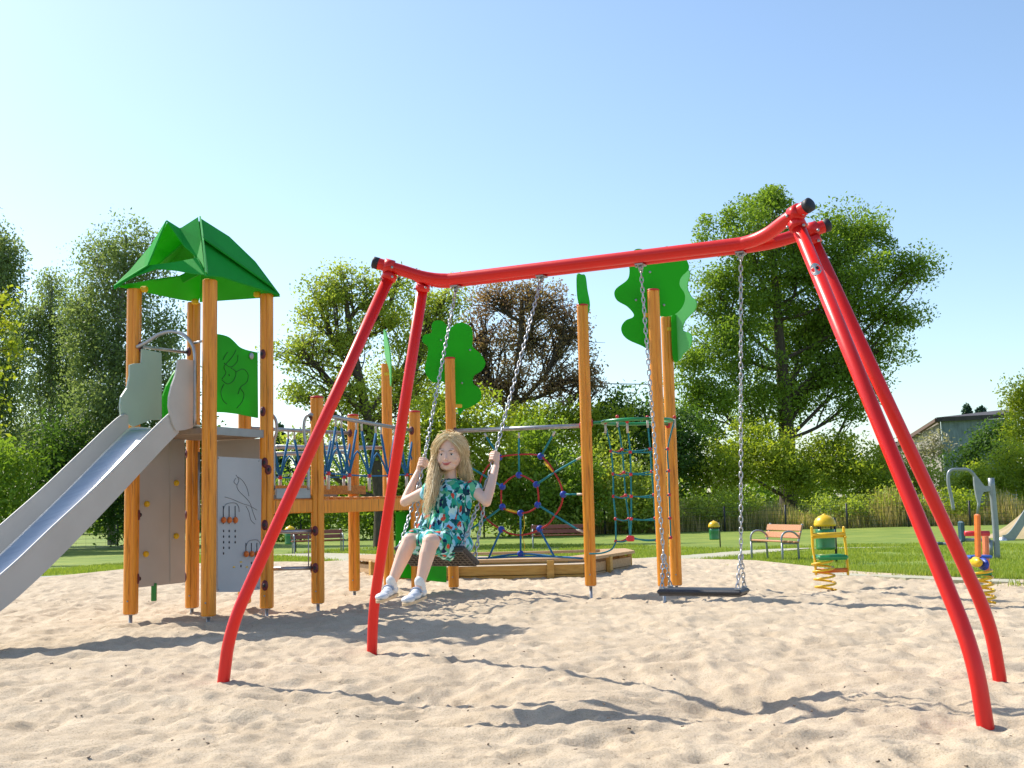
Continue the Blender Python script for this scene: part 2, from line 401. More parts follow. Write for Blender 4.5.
# grass blades on the part of the lawn nearest the sand
def blades(name, X0, Y0, Z0, H, W, M, lean=.5):
    k = len(X0); a = rng.random(k) * 2 * math.pi
    dx, dy = np.cos(a) * W, np.sin(a) * W; b = rng.random(k) * 2 * math.pi; lx, ly = np.cos(b) * H * lean * rng.random(k), np.sin(b) * H * lean * rng.random(k)
    V = np.zeros((k, 4, 3)); V[:, 0] = np.stack([X0 - dx, Y0 - dy, Z0], 1); V[:, 1] = np.stack([X0 + dx, Y0 + dy, Z0], 1)
    V[:, 2] = np.stack([X0 + dx * .3 + lx, Y0 + dy * .3 + ly, Z0 + H], 1); V[:, 3] = np.stack([X0 - dx * .3 + lx, Y0 - dy * .3 + ly, Z0 + H], 1)
    return fastmesh(name, V.reshape(-1, 3), np.arange(4 * k).reshape(k, 4), M)
GRM = mat('grass_blade', (.12, .26, .02), .6, island=[(.17, .25, .02), (.26, .34, .045), (.36, .40, .08)], trans=.35)
k = 300000
x0 = rng.uniform(-11, 13, k); d0 = rng.random(k) ** 1.7 * 22 + .02; y0 = edgeY(x0) + d0
inp = (vnoise(x0 * 1.5, y0 * 1.5, 31) > .25) | (d0 > 1)
inp &= vnoise(x0 * .9 + 3, y0 * .45, 33) + rng.normal(size=k) * .12 > .30
dist = np.full(k, 9.)
for pp, rr in ((PP1, 1.0), (PP3, 1.2), (PP2, .35)):
    for q in pp[::2]: dist = np.minimum(dist, np.hypot(x0 - q[0], y0 - q[1]) / rr)
keep = inp & (dist > rng.uniform(.8, 1.15, k))
x0, y0 = x0[keep], y0[keep]
for _ in range(46):     # loose tufts creeping into the sand
    tx = rng.uniform(-7, 9); ty = float(edgeY(tx)) - rng.random() ** 2 * 1.3; q = int(rng.integers(20, 90)); sd = rng.uniform(.05, .22)
    x0 = np.r_[x0, tx + rng.normal(size=q) * sd]; y0 = np.r_[y0, ty + rng.normal(size=q) * sd * .7]
g = blades('lawn_grass', x0, y0, lawn_z(x0, y0) + .005, rng.uniform(.025, .06, len(x0)) * (1 + .02 * y0), rng.uniform(.003, .008, len(x0)) * (1 + .05 * np.clip(y0 - 16, 0, 99)), GRM)
tag(g, 'short sunlit lawn grass blades beyond the sand', 'grass', kind='stuff')
# small dark crumbs and twigs on the sand
mb = MB()
for _ in range(260):
    y = 4.2 + random.random() ** 1.5 * 9; x = random.uniform(-.55, .55) * y
    z = float(sand_z(np.array(x), np.array(y)) + zt(y))
    a = random.uniform(0, 6.28); L = random.uniform(.003, .010); t = random.uniform(.002, .004)
    mb.box((x, y, z + .003), (L * 2, t * 2, t * 1.5), rot=[(math.cos(a), math.sin(a), .2), (-math.sin(a), math.cos(a), 0), (0, 0, 1)])
CR = mat('dark_crumbs', (.22, .16, .11), .9, var=(.08, .06, .04), vscale=40)
tag(mb.build('sand_crumbs', CR), 'scattered dark twigs and crumbs lying on the sand', 'debris', kind='stuff')
# ------------------------------------------------------------------ swing frame
SC = np.array([.4779, 6.5752]); AN = .4468
SD = np.array([math.cos(AN), -math.sin(AN), 0]); SN = np.array([math.sin(AN), math.cos(AN), 0])
def sw(a, b, z): return np.array([SC[0], SC[1], 0]) + SD * a + SN * b + np.array([0, 0, z])
fr = empty('swing_stand', sw(0, 0, 0))
tag(fr, 'bright red tubular steel swing stand with four splayed legs and a twin beam', 'swing stand')
for sgn in (-1, 1):
    P = [sw(-1.335, sgn * .252, 2.515), sw(-1.20, sgn * .182, 2.468), sw(-1.08, sgn * .105, 2.425), sw(-.96, sgn * .055, 2.405), sw(-.8, sgn * .044, 2.402),
         sw(0, sgn * .044, 2.402), sw(.8, sgn * .044, 2.402), sw(.96, sgn * .055, 2.405), sw(1.08, sgn * .105, 2.425), sw(1.20, sgn * .182, 2.468), sw(1.335, sgn * .252, 2.515)]
    mb = MB(); S1 = spline(P, 8); mb.tube(S1, .0365, 20, cap=True); beam = mb.build('beam_tube', RED, fr)
    for k in (0, -1):
        e = S1[k]; t = (S1[k] - S1[1 if k == 0 else -2]); t /= np.linalg.norm(t)
        mb = MB(); mb.tube([e - t * .02, e + t * .014, e + t * .020], [.0375, .0375, .028], 18); mb.build('end_cap', BLACK, beam)
    # welded plate joining the tubes under each bend, and collars
feet = {(-1, -1): (223.5, 681), (-1, 1): (372, 651), (1, -1): (985.4, 726), (1, 1): (999.5, 677.5)}
for (sa, sb), px in feet.items():
    f0 = gnd(*px); top = sw(sa * 1.26, sb * .205, 2.435)
    k1 = f0 + (top - f0) * .115; k1[2] = .30; k1[:2] = f0[:2] + (top - f0)[:2] * .035
    lo = f0.copy(); lo[2] = -.25
    qa = f0 + (k1 - f0) * .45; qb = k1 + (top - k1) * .085
    P = np.vstack([[lo], [f0], [qa]] + [[qa * (1 - t) ** 2 + 2 * k1 * t * (1 - t) + qb * t * t] for t in np.linspace(.08, .92, 12)] + [[qb], [k1 + (top - k1) * .5], [top]])
    mb = MB(); mb.tube(P, .0365, 20, RED); leg = mb.build('leg', RED, fr)
    mb = MB(); t = (top - k1) / np.linalg.norm(top - k1)
    mb.tube([top - t * .03, top + t * .012], .047, 18, RED)
    mb.tube([sw(sa * 1.235, sb * .20, 2.482), sw(sa * 1.285, sb * .226, 2.498)], .0455, 18, RED)
    for q in (-.03, .03):
        for dz in (-.02, .04): mb.ball(top + SD * q * 1.4 + np.array([0, 0, dz]) - SN * .04, .009, 6, GALV)
        mb.ball(top + SD * q * 1.4 + np.array([0, 0, 0]) + SN * .042, .009, 6, GALV)
    mb.build('leg_clamp', RED, leg)
# cross web plates near both ends
for sa in (-1, 1):
    mb = MB(); mb.plate([sw(sa * .99, -.05, 2.40), sw(sa * .99, .05, 2.40), sw(sa * 1.085, .09, 2.422), sw(sa * 1.085, -.09, 2.422)], .006); mb.build('web_plate', RED, fr)
# oval sticker on the right front leg
f0 = gnd(985.4, 726); top = sw(1.26, -.205, 2.435); k1 = f0.copy(); k1[2] = .30; k1[:2] = f0[:2] + (top - f0)[:2] * .035
c = on(822, 271, top, np.cross(top - k1, [1, .0, 0])); t = (top - k1) / np.linalg.norm(top - k1)
toc = (_O - c) / np.linalg.norm(_O - c); toc = toc - t * (toc @ t); toc /= np.linalg.norm(toc); sx = np.cross(t, toc)
lc = k1 + t * ((c - k1) @ t)
mb = MB(); wq = mat('sticker_white', (.42, .47, .50), .4, var=(.36, .41, .44), vscale=20)
def bend(u, v, r_): return lc + t * v + (sx * math.sin(u / .0365) + toc * math.cos(u / .0365)) * r_
V = [bend(0, 0, (.0377))]; nn_ = 20
for k in range(nn_): a = 2 * math.pi * k / nn_; V.append(bend(.030 * math.cos(a), .036 * math.sin(a), (.0377)))
mb.add(V, [(0, 1 + k, 1 + (k + 1) % nn_) for k in range(nn_)], wq)
for v0, v1, u0, u1, M_ in ((-.006, .012, -.020, -.006, RED), (-.006, .012, .004, .018, BLACK), (-.016, -.012, -.022, .020, BLACK), (.018, .021, -.014, .014, BLACK)):
    mb.add([bend(u0, v0, .0381), bend(u1, v0, .0381), bend(u1, v1, .0381), bend(u0, v1, .0381)], [(0, 1, 2, 3)], M_)
mb.build('sticker', wq, fr)

def chain_links(mb, P0, P1, M, w=.0125, pitch=.030, r=.0038, ph=0):
    P0 = np.array(P0, float); P1 = np.array(P1, float); L = np.linalg.norm(P1 - P0); k = max(2, int(round(L / pitch))); t = (P1 - P0) / L
    ref = np.array([1, 0, 0.]) if abs(t[0]) < .8 else np.array([0, 1., 0]); a = np.cross(t, ref); a /= np.linalg.norm(a); b = np.cross(t, a)
    hl = (L / k) * .5 + r * 1.1
    for i in range(k):
        c = P0 + t * (i + .5) * L / k; s = a if (i + ph) % 2 else b
        s = s * math.cos(.35 * math.sin(i * .7)) + (b if (i + ph) % 2 else -a) * math.sin(.35 * math.sin(i * .7))
        pts = []
        for q in range(5): an_ = -math.pi / 2 + math.pi * q / 4; pts.append(c + s * (w - r) * math.sin(an_ + 0) + t * ((hl - w) + (w) * math.cos(an_)))
        for q in range(5): an_ = math.pi / 2 - math.pi * q / 4; pts.append(c + s * (w - r) * math.sin(an_) - t * ((hl - w) + (w) * math.cos(an_)))
        mb.tube(pts, r, 5, M, closed=True)

SEATM = mat('seat_rubber', (.018, .020, .028), .5, var=(.03, .032, .04), vscale=25, bump=.0008, bscale=200)
RIB = mat('seat_underside_rib', (.15, .125, .105), .7, var=(.10, .08, .07), vscale=30)
def make_swing(tops, C, a, f, d, label, cat='swing', W_=.475, split=.12):
    """a = up along the chains, f = front, d = sideways"""
    rot = np.array([d, f, a])
    root = empty('swing', (tops[0] + tops[1]) / 2); tag(root, label, cat, 'swings hung from the red beam')
    mb = MB(); mb.box(C, (W_, .20, .026), rot, SEATM, bev=.010); seat = mb.build('seat', SEATM, root)
    mb = MB()
    for q in np.linspace(-.085, .085, 7): mb.box(C + f * q - a * .017, (W_ - .025, .005, .012), rot, RIB)
    for q in np.linspace(-W_ / 2 + .018, W_ / 2 - .018, 15): mb.box(C + d * q - a * .016, (.004, .180, .010), rot, RIB)
    mb.build('seat_ribs', RIB, seat)
    for i, sg in enumerate((-1, 1)):
        e = C + d * sg * (W_ / 2 - .026); sp = e + (tops[i] - e) * split
        mb = MB(); chain_links(mb, tops[i], sp, CHAINM)
        for q in (-.075, .075): chain_links(mb, sp, e + f * q + a * .02, CHAINM, ph=1, pitch=.028)
        mb.build('chain', CHAINM, root)
        for q in (-.075, .075):
            mb = MB(); mb.box(e + f * q + a * .018, (.03, .02, .014), rot, GALV, bev=.003); mb.build('seat_clip', GALV, seat)
        mb = MB(); T = tops[i]
        mb.box(T + np.array([0, 0, .012]), (.05, .075, .010), np.array([SD, SN, [0, 0, 1]]), GALV, bev=.002)
        mb.ball(T + np.array([0, 0, -.005]), (.016, .016, .018), 8, GALV)
        for q in (-.02, .02): mb.ball(T + SD * q + np.array([0, 0, .0]) - SN * .02, .008, 6, GALV)
        mb.build('hanger', GALV, root)
    return root
ZB = 2.348
# empty swing
tops = [sw(.315, 0, ZB), sw(.903, 0, ZB)]
make_swing(tops, sw(.609, 0, .497), np.array([0, 0, 1.]), -SN, SD, 'empty black rubber swing seat hanging still on two steel chains at the right')
# swing in motion
TH = R(28); tops2 = [sw(-.903, 0, ZB), sw(-.315, 0, ZB)]
UA = np.array([0, 0, 1]) * math.cos(TH) + SN * math.sin(TH); UF = -SN * math.cos(TH) + np.array([0, 0, 1]) * math.sin(TH)
SEAT = sw(-.609, 0, ZB) - UA * 1.825 + SD * .022; SW2 = .43
make_swing(tops2, SEAT, UA, UF, SD, 'swinging black ribbed swing seat on tilted chains carrying the girl', W_=SW2, split=.26)

# ------------------------------------------------------------------ climbing tower and bridge
PS = empty('play_structure', (-1.6, 12.0, 0))
tag(PS, 'orange wooden play structure with green roofed tower, grey slide, rope bridge and rope nets', 'play structure')
def post(X, Y, z0, z1, r=.061, red=False):
    mb = MB(); prof = []
    for k in range(32):
        a = 2 * math.pi * (k + .5) / 32; c_, s_ = math.cos(a), math.sin(a)
        rr = r / (abs(c_) ** 5 + abs(s_) ** 5) ** .2 * 1.0
        rr = min(rr, r * 1.13)
        if k % 8 in (7, 0): rr -= .007 if k % 8 == 0 else 0
        prof.append((c_ * rr, s_ * rr))
    V = []; 
    for z, q in ((z0, .93), (z0 + .012, 1), (z1 - .008, 1), (z1, .96)):
        V += [(X + a * q, Y + b * q, z) for a, b in prof]
    F = [(i * 32 + k, i * 32 + (k + 1) % 32, (i + 1) * 32 + (k + 1) % 32, (i + 1) * 32 + k) for i in range(3) for k in range(32)]
    F += [tuple(range(31, -1, -1)), tuple(96 + k for k in range(32))]
    mb.add(V, F, WOOD); p = mb.build('post', WOOD, PS, origin=(X, Y, 0))
    mb = MB(); mb.tube([(X, Y, -.3), (X, Y, z0 + .002)], .017, 10); mb.box((X, Y, z0 - .004), (.09, .09, .006), None); mb.build('anchor_pin', GALV, p)
    mb = MB()
    mb.ball((X - .01, Y - r * 1.02, z0 + .12), .009, 6); mb.build('bolt', GALV, p)
    if red:
        mb = MB(); mb.tube([(X, Y, z1 + .001), (X, Y, z1 + .016), (X, Y, z1 + .022)], [.066, .066, .05], 20); mb.build('post_cap', REDPL, p)
    return p
def pbase(px, py, Y):   # foot of a post from its place in the photo and its depth
    q = at(px, py, Y); return q[0], q[1], q[2]
T1 = pbase(130.6, 614, 10.66); T2 = pbase(208.4, 616, 10.32); T3 = pbase(192, 607.5, 11.44); T4 = pbase(266.8, 608, 11.08)
for q in (T1, T2, T3, T4): post(q[0], q[1], max(q[2], .03), 3.13)
T5 = pbase(244.5, 603, 11.64); post(T5[0], T5[1], .06, 2.35, red=True)
B1 = pbase(318, 603, 11.40); B2 = pbase(354.5, 590, 13.15); B3 = pbase(417, 588, 12.85)
p_b1 = post(B1[0], B1[1], B1[2], 2.11, red=True); p_b2 = post(B2[0], B2[1], .05, 2.06, red=True); p_b3 = post(B3[0], B3[1], .05, 2.06, red=True)
B4 = pbase(389, 580, 14.0); B5 = pbase(453.8, 587, 13.65)
post(B4[0], B4[1], .02, at(389, 364, 14.0)[2]); post(B5[0], B5[1], max(B5[2], .0), at(452, 359, 13.65)[2], red=True)
N1 = pbase(590.8, 585.5, 12.4); N2 = pbase(664, 586, 11.75); N3 = pbase(676.5, 585, 13.0)
post(N1[0], N1[1], N1[2], at(590, 306, 12.4)[2], red=True); post(N2[0], N2[1], N2[2], at(660, 291, 11.75)[2], red=True); post(N3[0], N3[1], N3[2], at(672, 317, 13.0)[2])
def v3(q, z): return np.array([q[0], q[1], z])
def bracket(p, z, dirv, par=PS, M=BRACK):
    d_ = np.array([dirv[0], dirv[1], 0.]); d_ /= np.linalg.norm(d_); c = v3(p, z) + d_ * .062
    mb = MB(); s_ = np.array([-d_[1], d_[0], 0]); mb.ball(c, (.016, .034, .052), 10, M, rot=[d_, s_, [0, 0, 1]]); mb.ball(c + d_ * .016, (.014, .016, .02), 8, BLACK)
    return mb.build('bracket', M, par)
def _bolts(pts, Y):
    for x, y in pts:
        mb = MB(); mb.ball(at(x, y, Y), (.014, .008, .014), 8); mb.build('board_bolt', GALV, PS)
def rail(a, b, r=.021, name='rail', M=GALV, par=PS):
    mb = MB(); mb.tube([a, b], r, 12); return mb.build(name, M, par)

# roof of folded boards
rf = MB()
L_, F_, R_, B_ = at(114, 289, 10.5), at(206.6, 275, 10.05), at(279, 295.5, 11.05), at(198, 302, 11.75)
A_ = at(200.6, 219, 10.85); D_ = at(166.4, 221, 10.35)
roof = empty('roof', A_ - np.array([0, 0, .6])); roof.parent = PS; roof.location = Vector(A_ - np.array([0, 0, .6])) - world_loc(PS)
def rplate(P, th=.014, M=ROOFG, name='roof_board'):
    mb = MB(); mb.plate(P, th); return mb.build(name, M, roof)
def trace(pts, A, B, C, off=0):
    n_ = np.cross(B - A, C - A); n_ /= np.linalg.norm(n_); return [on(x, y, A + n_ * off, n_) for x, y in pts]
# front right slope, with curved eave
rplate(trace([(205.5, 276), (202.5, 237), (272, 286), (279, 295.5), (262, 289.5), (240, 283), (222, 277)], F_, R_, A_))
rplate([A_ + np.array([0, 0, .0]), at(202.5, 238, 10.42), at(272, 286.5, 10.95), R_ + np.array([0, .03, .01]), at(255, 262, 11.2), at(229, 237, 11.15)])
# front left lower band with arched eave, and the raised dormer boards
rplate(trace([(114, 289), (148, 266), (175, 262.5), (198, 258), (206, 275), (192.8, 273.8), (176, 270.5), (155.7, 268.8), (134, 276.5), (118, 285)], L_, F_, A_ * .5 + D_ * .5))
rplate([L_ + np.array([0, -.01, .02]), at(148, 265.5, 10.42), at(166.4, 221, 10.35), at(151, 246, 10.7), at(130, 271, 10.75)])
rplate([D_ + np.array([0, .0, .005]), at(184, 246, 10.38), at(197, 257, 10.3), at(204, 268, 10.1), at(201, 240, 10.5), A_ + np.array([-.02, -.02, .01]), at(180, 229, 10.6)])
rplate([at(142, 266, 11.0), at(153, 247, 10.95), at(167, 223, 10.75), at(178, 229, 10.85), at(199, 222, 11.0), at(203, 264, 11.2), at(176, 266, 11.3)], M=GREEN)
rplate([A_ + np.array([.0, .02, 0]), at(192, 230, 10.62), at(194, 260, 10.36), at(206, 277, 10.20), at(205, 245, 10.48)])
# ridge fin between the two front slopes
mb = MB(); mb.plate([A_ + np.array([-.005, 0, .03]), at(203, 240, 10.38), F_ + np.array([0, -.03, .02]), F_ + np.array([0, .05, 0]), at(201.5, 240, 10.6)], .016); mb.build('ridge_board', GREENLIT, roof)
# back slopes
rplate(trace([(116, 286.5), (155, 279.5), (193, 274), (212, 252), (198, 302), (180, 299.5), (158, 295), (137, 290)], L_, B_, A_), M=GREEN)
rplate([B_ + np.array([.02, 0, 0]), R_ + np.array([0, .05, 0]), at(240, 262, 11.1), A_ + np.array([.03, .04, -.03])], M=GREEN)
rplate([L_ + np.array([.3, .3, .28]), B_ + np.array([-.02, -.2, .45]), A_ + np.array([0, .1, -.05])], M=GREEN)
mb = MB(); mb.box((A_ + np.array([-.10, .10, -.52])), (.26, .02, .08), np.array([[.9, -.1, .42], [.1, .99, 0], [-.42, 0, .9]]), GREEN); mb.build('roof_brace', YELPL, roof)
for q, (dx, dy) in ((T1, (1, .1)), (T2, (-.5, .8)), (T4, (-1, -.2)), (T3, (.3, -.6))):
    mb = MB(); mb.box((q[0] + dx * .09, q[1] + dy * .09, 3.13), (.07, .05, .06), None, YELPL, bev=.015); mb.build('roof_bracket', YELPL, roof)

# tower deck
e1 = np.array([T2[0] - T1[0], T2[1] - T1[1], 0]); e1 /= np.linalg.norm(e1); e2 = np.array([T4[0] - T2[0], T4[1] - T2[1], 0]); e2 /= np.linalg.norm(e2)
ZD = 1.735
mb = MB(); mb.plate([v3(T1, ZD) + e1 * .05, v3(T2, ZD) - e1 * .02, v3(T4, ZD) - e1 * .05, v3(T5, ZD), v3(T3, ZD) + e1 * .04], .05); mb.build('deck', GREYW, PS)
mb = MB(); c = (v3(T2, ZD) + v3(T4, ZD)) / 2; mb.box(c + e2 * 0, (np.linalg.norm(np.array(T4) - np.array(T2)) - .13, .03, .075), np.array([e2, np.cross([0, 0, 1], e2), [0, 0, 1]]), GREYM); mb.build('deck_edge', GREYM, PS)

# slide
sdv = np.array([math.cos(R(-115)), math.sin(R(-115)), 0]); snv = np.array([-sdv[1], sdv[0], 0])
SA = np.array([-2.95, 10.36, 0]); SB = np.array([-3.5, 10.6, 0]); SB = SA + snv * ((SB - SA) @ snv)
def sp(o, t, z): return o + sdv * t + np.array([0, 0, z])
slide = empty('slide', SA + np.array([0, 0, .1])); slide.parent = PS; slide.location = Vector(SA + np.array([0, 0, .1])) - world_loc(PS)
topc = spline([(.19, 1.90), (.32, 1.855), (.8, 1.49), (1.17, 1.205), (1.6, .90), (2.0, .61), (2.25, .475), (2.6, .41), (3.15, .40)], 5)
botc = spline([(3.15, .16), (2.6, .175), (2.30, .21), (2.05, .315), (1.71, .535), (1.24, .885), (.8, 1.23), (.40, 1.55), (.19, 1.71)], 5)
for o_, nm in ((SA, 'slide_side'), (SB, 'slide_side')):
    mb = MB(); mb.plate([sp(o_, a, b) for a, b in np.vstack([topc, botc])], .02); s_ = mb.build('slide_side', GREY, slide)
    mb = MB(); mb.tube([sp(o_, a, b + .003) for a, b in topc[2:]], .0125, 10); mb.build('side_edge', GREY, s_)
bed = spline([(-.12, 1.765), (.10, 1.765), (.26, 1.70), (.8, 1.27), (1.24, .93), (1.71, .58), (2.05, .37), (2.30, .27), (2.6, .235), (3.15, .225)], 6)
mb = MB(); V = []; F = []
for a, b in bed:
    for o_, dz in ((SA, .03), (SA, 0), (SB, 0), (SB, .03)):
        V.append(sp(o_ + snv * ((-.012 if o_ is SA else .012) * (1 if ((SB - SA) @ snv) < 0 else -1)), a, b + dz))
for i in range(len(bed) - 1):
    for k in range(3): F.append((i * 4 + k, i * 4 + k + 1, i * 4 + 4 + k + 1, i * 4 + 4 + k))
mb.add(V, F, STEEL, flat=False); mb.build('slide_bed', STEEL, slide)
wn = [(177.3, 360), (176.5, 368), (174.7, 375.7), (171, 386), (168.5, 396.8), (168, 406), (169.4, 414.4), (172, 424), (175.6, 431), (184, 430), (192.3, 427.7), (193, 360.8), (184, 359)]
mb = MB(); mb.plate([on(x, y, SA + snv * .021, snv) for x, y in wn], .018); mb.build('slide_wing', GREY, slide)
wf = [(129, 365), (129, 376), (126.4, 388), (120.5, 397), (119.5, 404), (119.7, 411), (121, 420), (133, 427), (150, 420), (161, 420), (161, 353), (141.5, 349), (141, 363), (134, 363.5)]
mb = MB(); mb.plate([on(x, y, SB - snv * .021, snv) for x, y in wf], .018); mb.build('slide_wing', SAGE, slide)
# guard hoop over the slide mouth
hp = [at(137, 347, 10.6), at(147, 342, 10.55), at(158, 335, 10.5), at(170, 331.5, 10.45), at(181, 333.5, 10.4), at(190, 341, 10.36), at(194.5, 352, 10.34), at(195, 375, 10.34), at(195, 425, 10.34)]
mb = MB(); mb.tube(spline(hp, 6), .017, 10); h_ = mb.build('guard_hoop', GALV, PS)
mb = MB(); mb.tube([at(136, 346, 10.66), at(187, 352.5, 11.40)], .015, 10); mb.build('guard_rail', GALV, PS)
mb = MB(); mb.tube([at(142, 346, 10.66), at(142, 364, 10.66)], .014, 10); mb.build('guard_stub', GALV, PS)
bracket(T1, at(137, 347, 10.66)[2], e1 + e2 * .2); bracket(T3, at(187, 352, 11.4)[2], -e1 * .2 - e2); 
mb = MB(); mb.tube([at(194, 343, 10.36), at(203, 341, 10.32)], .012, 8); mb.build('guard_stub', GALV, PS)

# climbing wall P1-P3 with yellow holds
wn_ = np.cross(v3(T3, 0) - v3(T1, 0), [0, 0, 1]); wn_ /= np.linalg.norm(wn_); WO = v3(T1, 0)
def onw(x, y, off=0): return on(x, y, WO + wn_ * off, wn_)
mb = MB(); mb.plate([onw(137.5, 430), onw(137.5, 587.5), onw(184.5, 582.5), onw(184, 430)], .018); cw = mb.build('climbing_wall', GREY, PS)
mb = MB(); toC = 1 if (wn_ @ (_O - WO)) > 0 else -1
mb.plate([onw(170, 434, toC * .012), onw(170, 583.5, toC * .012), onw(184, 581.8, toC * .012), onw(184, 434, toC * .012)], .006); mb.build('wall_strip', GREY, cw)
for x, y in ((147, 504), (176.5, 483), (176.3, 536), (146, 554)):
    mb = MB(); c = onw(x, y, toC * .03); mb.ball(c, (.03, .022, .03), 10, YELPL); mb.build('climbing_hold', YELPL, cw)
mb = MB(); c = onw(154, 590); mb.box((c[0], c[1], c[2] - .02), (.05, .03, .17), None, GREENP, bev=.005); mb.build('wall_foot', GREENP, cw)
for y in (454, 515, 577): z = at(187, y, 11.4)[2]; bracket(T3, z, (-1, -.5))
for y in (515, 579): z = at(137, y, 10.66)[2]; bracket(T1, z, (1, .4))
# back wall light grey board on the rear of the tower
mb = MB(); mb.plate([v3(T3, 1.08) + e1 * .1 + e2 * .05, v3(T4, 1.08) - e1 * .12 + e2 * .05, v3(T4, 1.70) - e1 * .12 + e2 * .05, v3(T3, 1.70) + e1 * .1 + e2 * .05], .018); mb.build('back_board', GREY, PS)
# inner green board on the left rear side
gb = [(163, 418), (162.5, 396), (166, 386), (172, 375), (177, 368), (184, 364), (186, 418)]
mb = MB(); mb.plate([onw(x, y) for x, y in gb], .018); mb.build('side_board', GREEN, PS)
# upper green board and bead board, both between T2 and T4
fn = np.cross(v3(T4, 0) - v3(T2, 0), [0, 0, 1]); fn /= np.linalg.norm(fn); FO = v3(T2, 0)
if fn @ (_O - FO) < 0: fn = -fn
def onf(x, y, off=0): return on(x, y, FO + fn * off, fn)
ub = spline([(214.5, 334), (220, 334.5), (228, 337), (234, 342), (239, 347), (246, 350), (257, 352.5)], 4)
ub = np.vstack([ub, [(257.5, 418), (250, 416.5), (238, 414), (226, 412.5), (214.5, 412)]])
mb = MB(); mb.plate([onf(x, y) for x, y in ub], .018); gbd = mb.build('upper_board', GREEN, PS)
mb = MB()
def ink(mb, pts, M, rad=.0035, off=.0115, closed=False): mb.tube([onf(x, y, off) for x, y in (spline(pts, 4))], rad, 5, M)
ink(mb, [(236, 350), (233, 356), (228, 362), (224, 367), (226, 373), (222, 379)], INK); ink(mb, [(224, 363), (231, 367), (237, 362), (238, 355)], INK)
ink(mb, [(222, 380), (228, 384), (234, 380), (236, 372), (231, 368)], INK); ink(mb, [(236, 372), (243, 369), (248, 374), (247, 382), (241, 387), (238, 394)], INK)
ink(mb, [(224, 384), (221, 392), (223, 400), (227, 404)], INK); ink(mb, [(228, 352), (225, 356), (223, 360)], INK); ink(mb, [(240, 388), (244, 394), (242, 402), (237, 408)], INK)
ink(mb, [(229, 374), (229.6, 376)], INK, .005); mb.build('engraving', INK, gbd)
mb = MB(); mb.ball(onf(251.5, 356, .016), (.035, .012, .035), 12, rot=[e2, fn, [0, 0, 1]]); mb.build('board_knob', GALV, gbd)
for y in (355, 412): bracket(T4, at(262, y, 11.08)[2], -e2)
ab = [(217, 456.5), (217, 592), (236, 592), (259.5, 589.5), (261, 459)]
mb = MB(); mb.plate([onf(x, y) for x, y in ab], .018); abd = mb.build('bead_board', BLUEG, PS)
mb = MB()
for (x, y) in ((218.4, 458.3), (218.4, 589.7), (259, 461), (258, 587.5)): mb.ball(onf(x, y, .011), .008, 6)
mb.build('screw', GALV, abd)
mb = MB()
for pts in ([(236, 475), (239, 480), (237, 486), (239, 491), (245, 497), (250, 503), (253, 512), (256, 520)], [(238, 477), (243, 481), (247, 488), (249, 496)], [(225, 497), (232, 499), (241, 503), (250, 506), (257, 510)], [(236, 478), (234, 482), (237, 485)], [(246, 506), (249, 512), (251, 520), (255, 524)]):
    ink(mb, pts, INK2, .0022)
mb.build('engraving', INK2, abd)
mb = MB(); bl = MB(); bd = MB()
for xs_, y0_, y1_, ys_ in (((223.4, 229.2, 235.2), 504, 524, 520), ((246, 251.5, 257), 541, 556, 554)):
    for k, x in enumerate(xs_):
        ink(mb, [(x, y0_ + 2), (x, y1_)], BLACK, .004, .012)
        b = MB(); b.ball(onf(x + .4, ys_, .03), (.022, .026, .030), 12, rot=[e2, fn, [0, 0, 1]]); b.build('bead', ORPL, abd)
    ink(mb, [(xs_[0], y0_ + 6), (xs_[0] + 3, y0_), (xs_[2], y0_ - 1), (xs_[2] + 3.5, y0_ + 3), (xs_[2] + 4, y0_ + 8)], INK2, .0025, .012)
for k, x in enumerate((223.6, 229.2, 235.2)):
    for q in range(5 - k): bl.ball(onf(x, 531 + q * 5.6, .010), (.009, .006, .013), 6, BLACK, rot=[e2, fn, [0, 0, 1]])
for x, y in ((251.5, 563), (257, 562), (241, 566)): bl.ball(onf(x, y, .010), (.009, .006, .013), 6, BLACK, rot=[e2, fn, [0, 0, 1]])
for x, y in ((234, 567), (241, 562), (247, 567)): bl.ball(onf(x, y, .010), (.022, .004, .007), 6, YELPL, rot=[e2, fn, [0, 0, 1]])
mb.build('bead_wires', BLACK, abd); bl.build('bead_slots', BLACK, abd)
for y in (463, 525, 585): bracket(T4, at(263, y, 11.08)[2], (-.1, -1))
for y in (455, 514): bracket(T2, at(199, y, 10.32)[2], (-.8, .5))
rail(at(199, 452, 10.9), at(199, 520, 10.9), .012, 'inner_pole')

# entrance landing between T4 and B1: deck, ladder and handles
ZL = 1.12
mb = MB(); mb.plate([v3(T4, ZL), v3(B1, ZL), v3(B1, ZL) + e2 * .5 - e1 * .1, v3(T5, ZL) + e2 * .3], .04); mb.build('landing_deck', GREYW, PS)
def board(a, b, h, th, M, name='beam', dz=0):
    a = np.array(a); b = np.array(b); d_ = b - a; L = np.linalg.norm(d_); d_ /= L; s_ = np.cross([0, 0, 1], d_); s_ /= np.linalg.norm(s_); u_ = np.cross(d_, s_)
    mb = MB(); mb.box((a + b) / 2, (L, th, h), np.array([d_, s_, u_]), M, bev=.006); return mb.build(name, M, PS)
dl = (v3(B1, 0) - v3(T4, 0)); dl /= np.linalg.norm(dl)
zf = at(290, 487, 11.2)[2]; zg = at(290, 500, 11.2)[2]; zh = at(290, 513, 11.2)[2]
board(v3(T4, (zf + zg) / 2) + dl * .09, v3(B1, (zf + zg) / 2) - dl * .08, (zf - zg) * .8, .03, GREYM, 'landing_board')
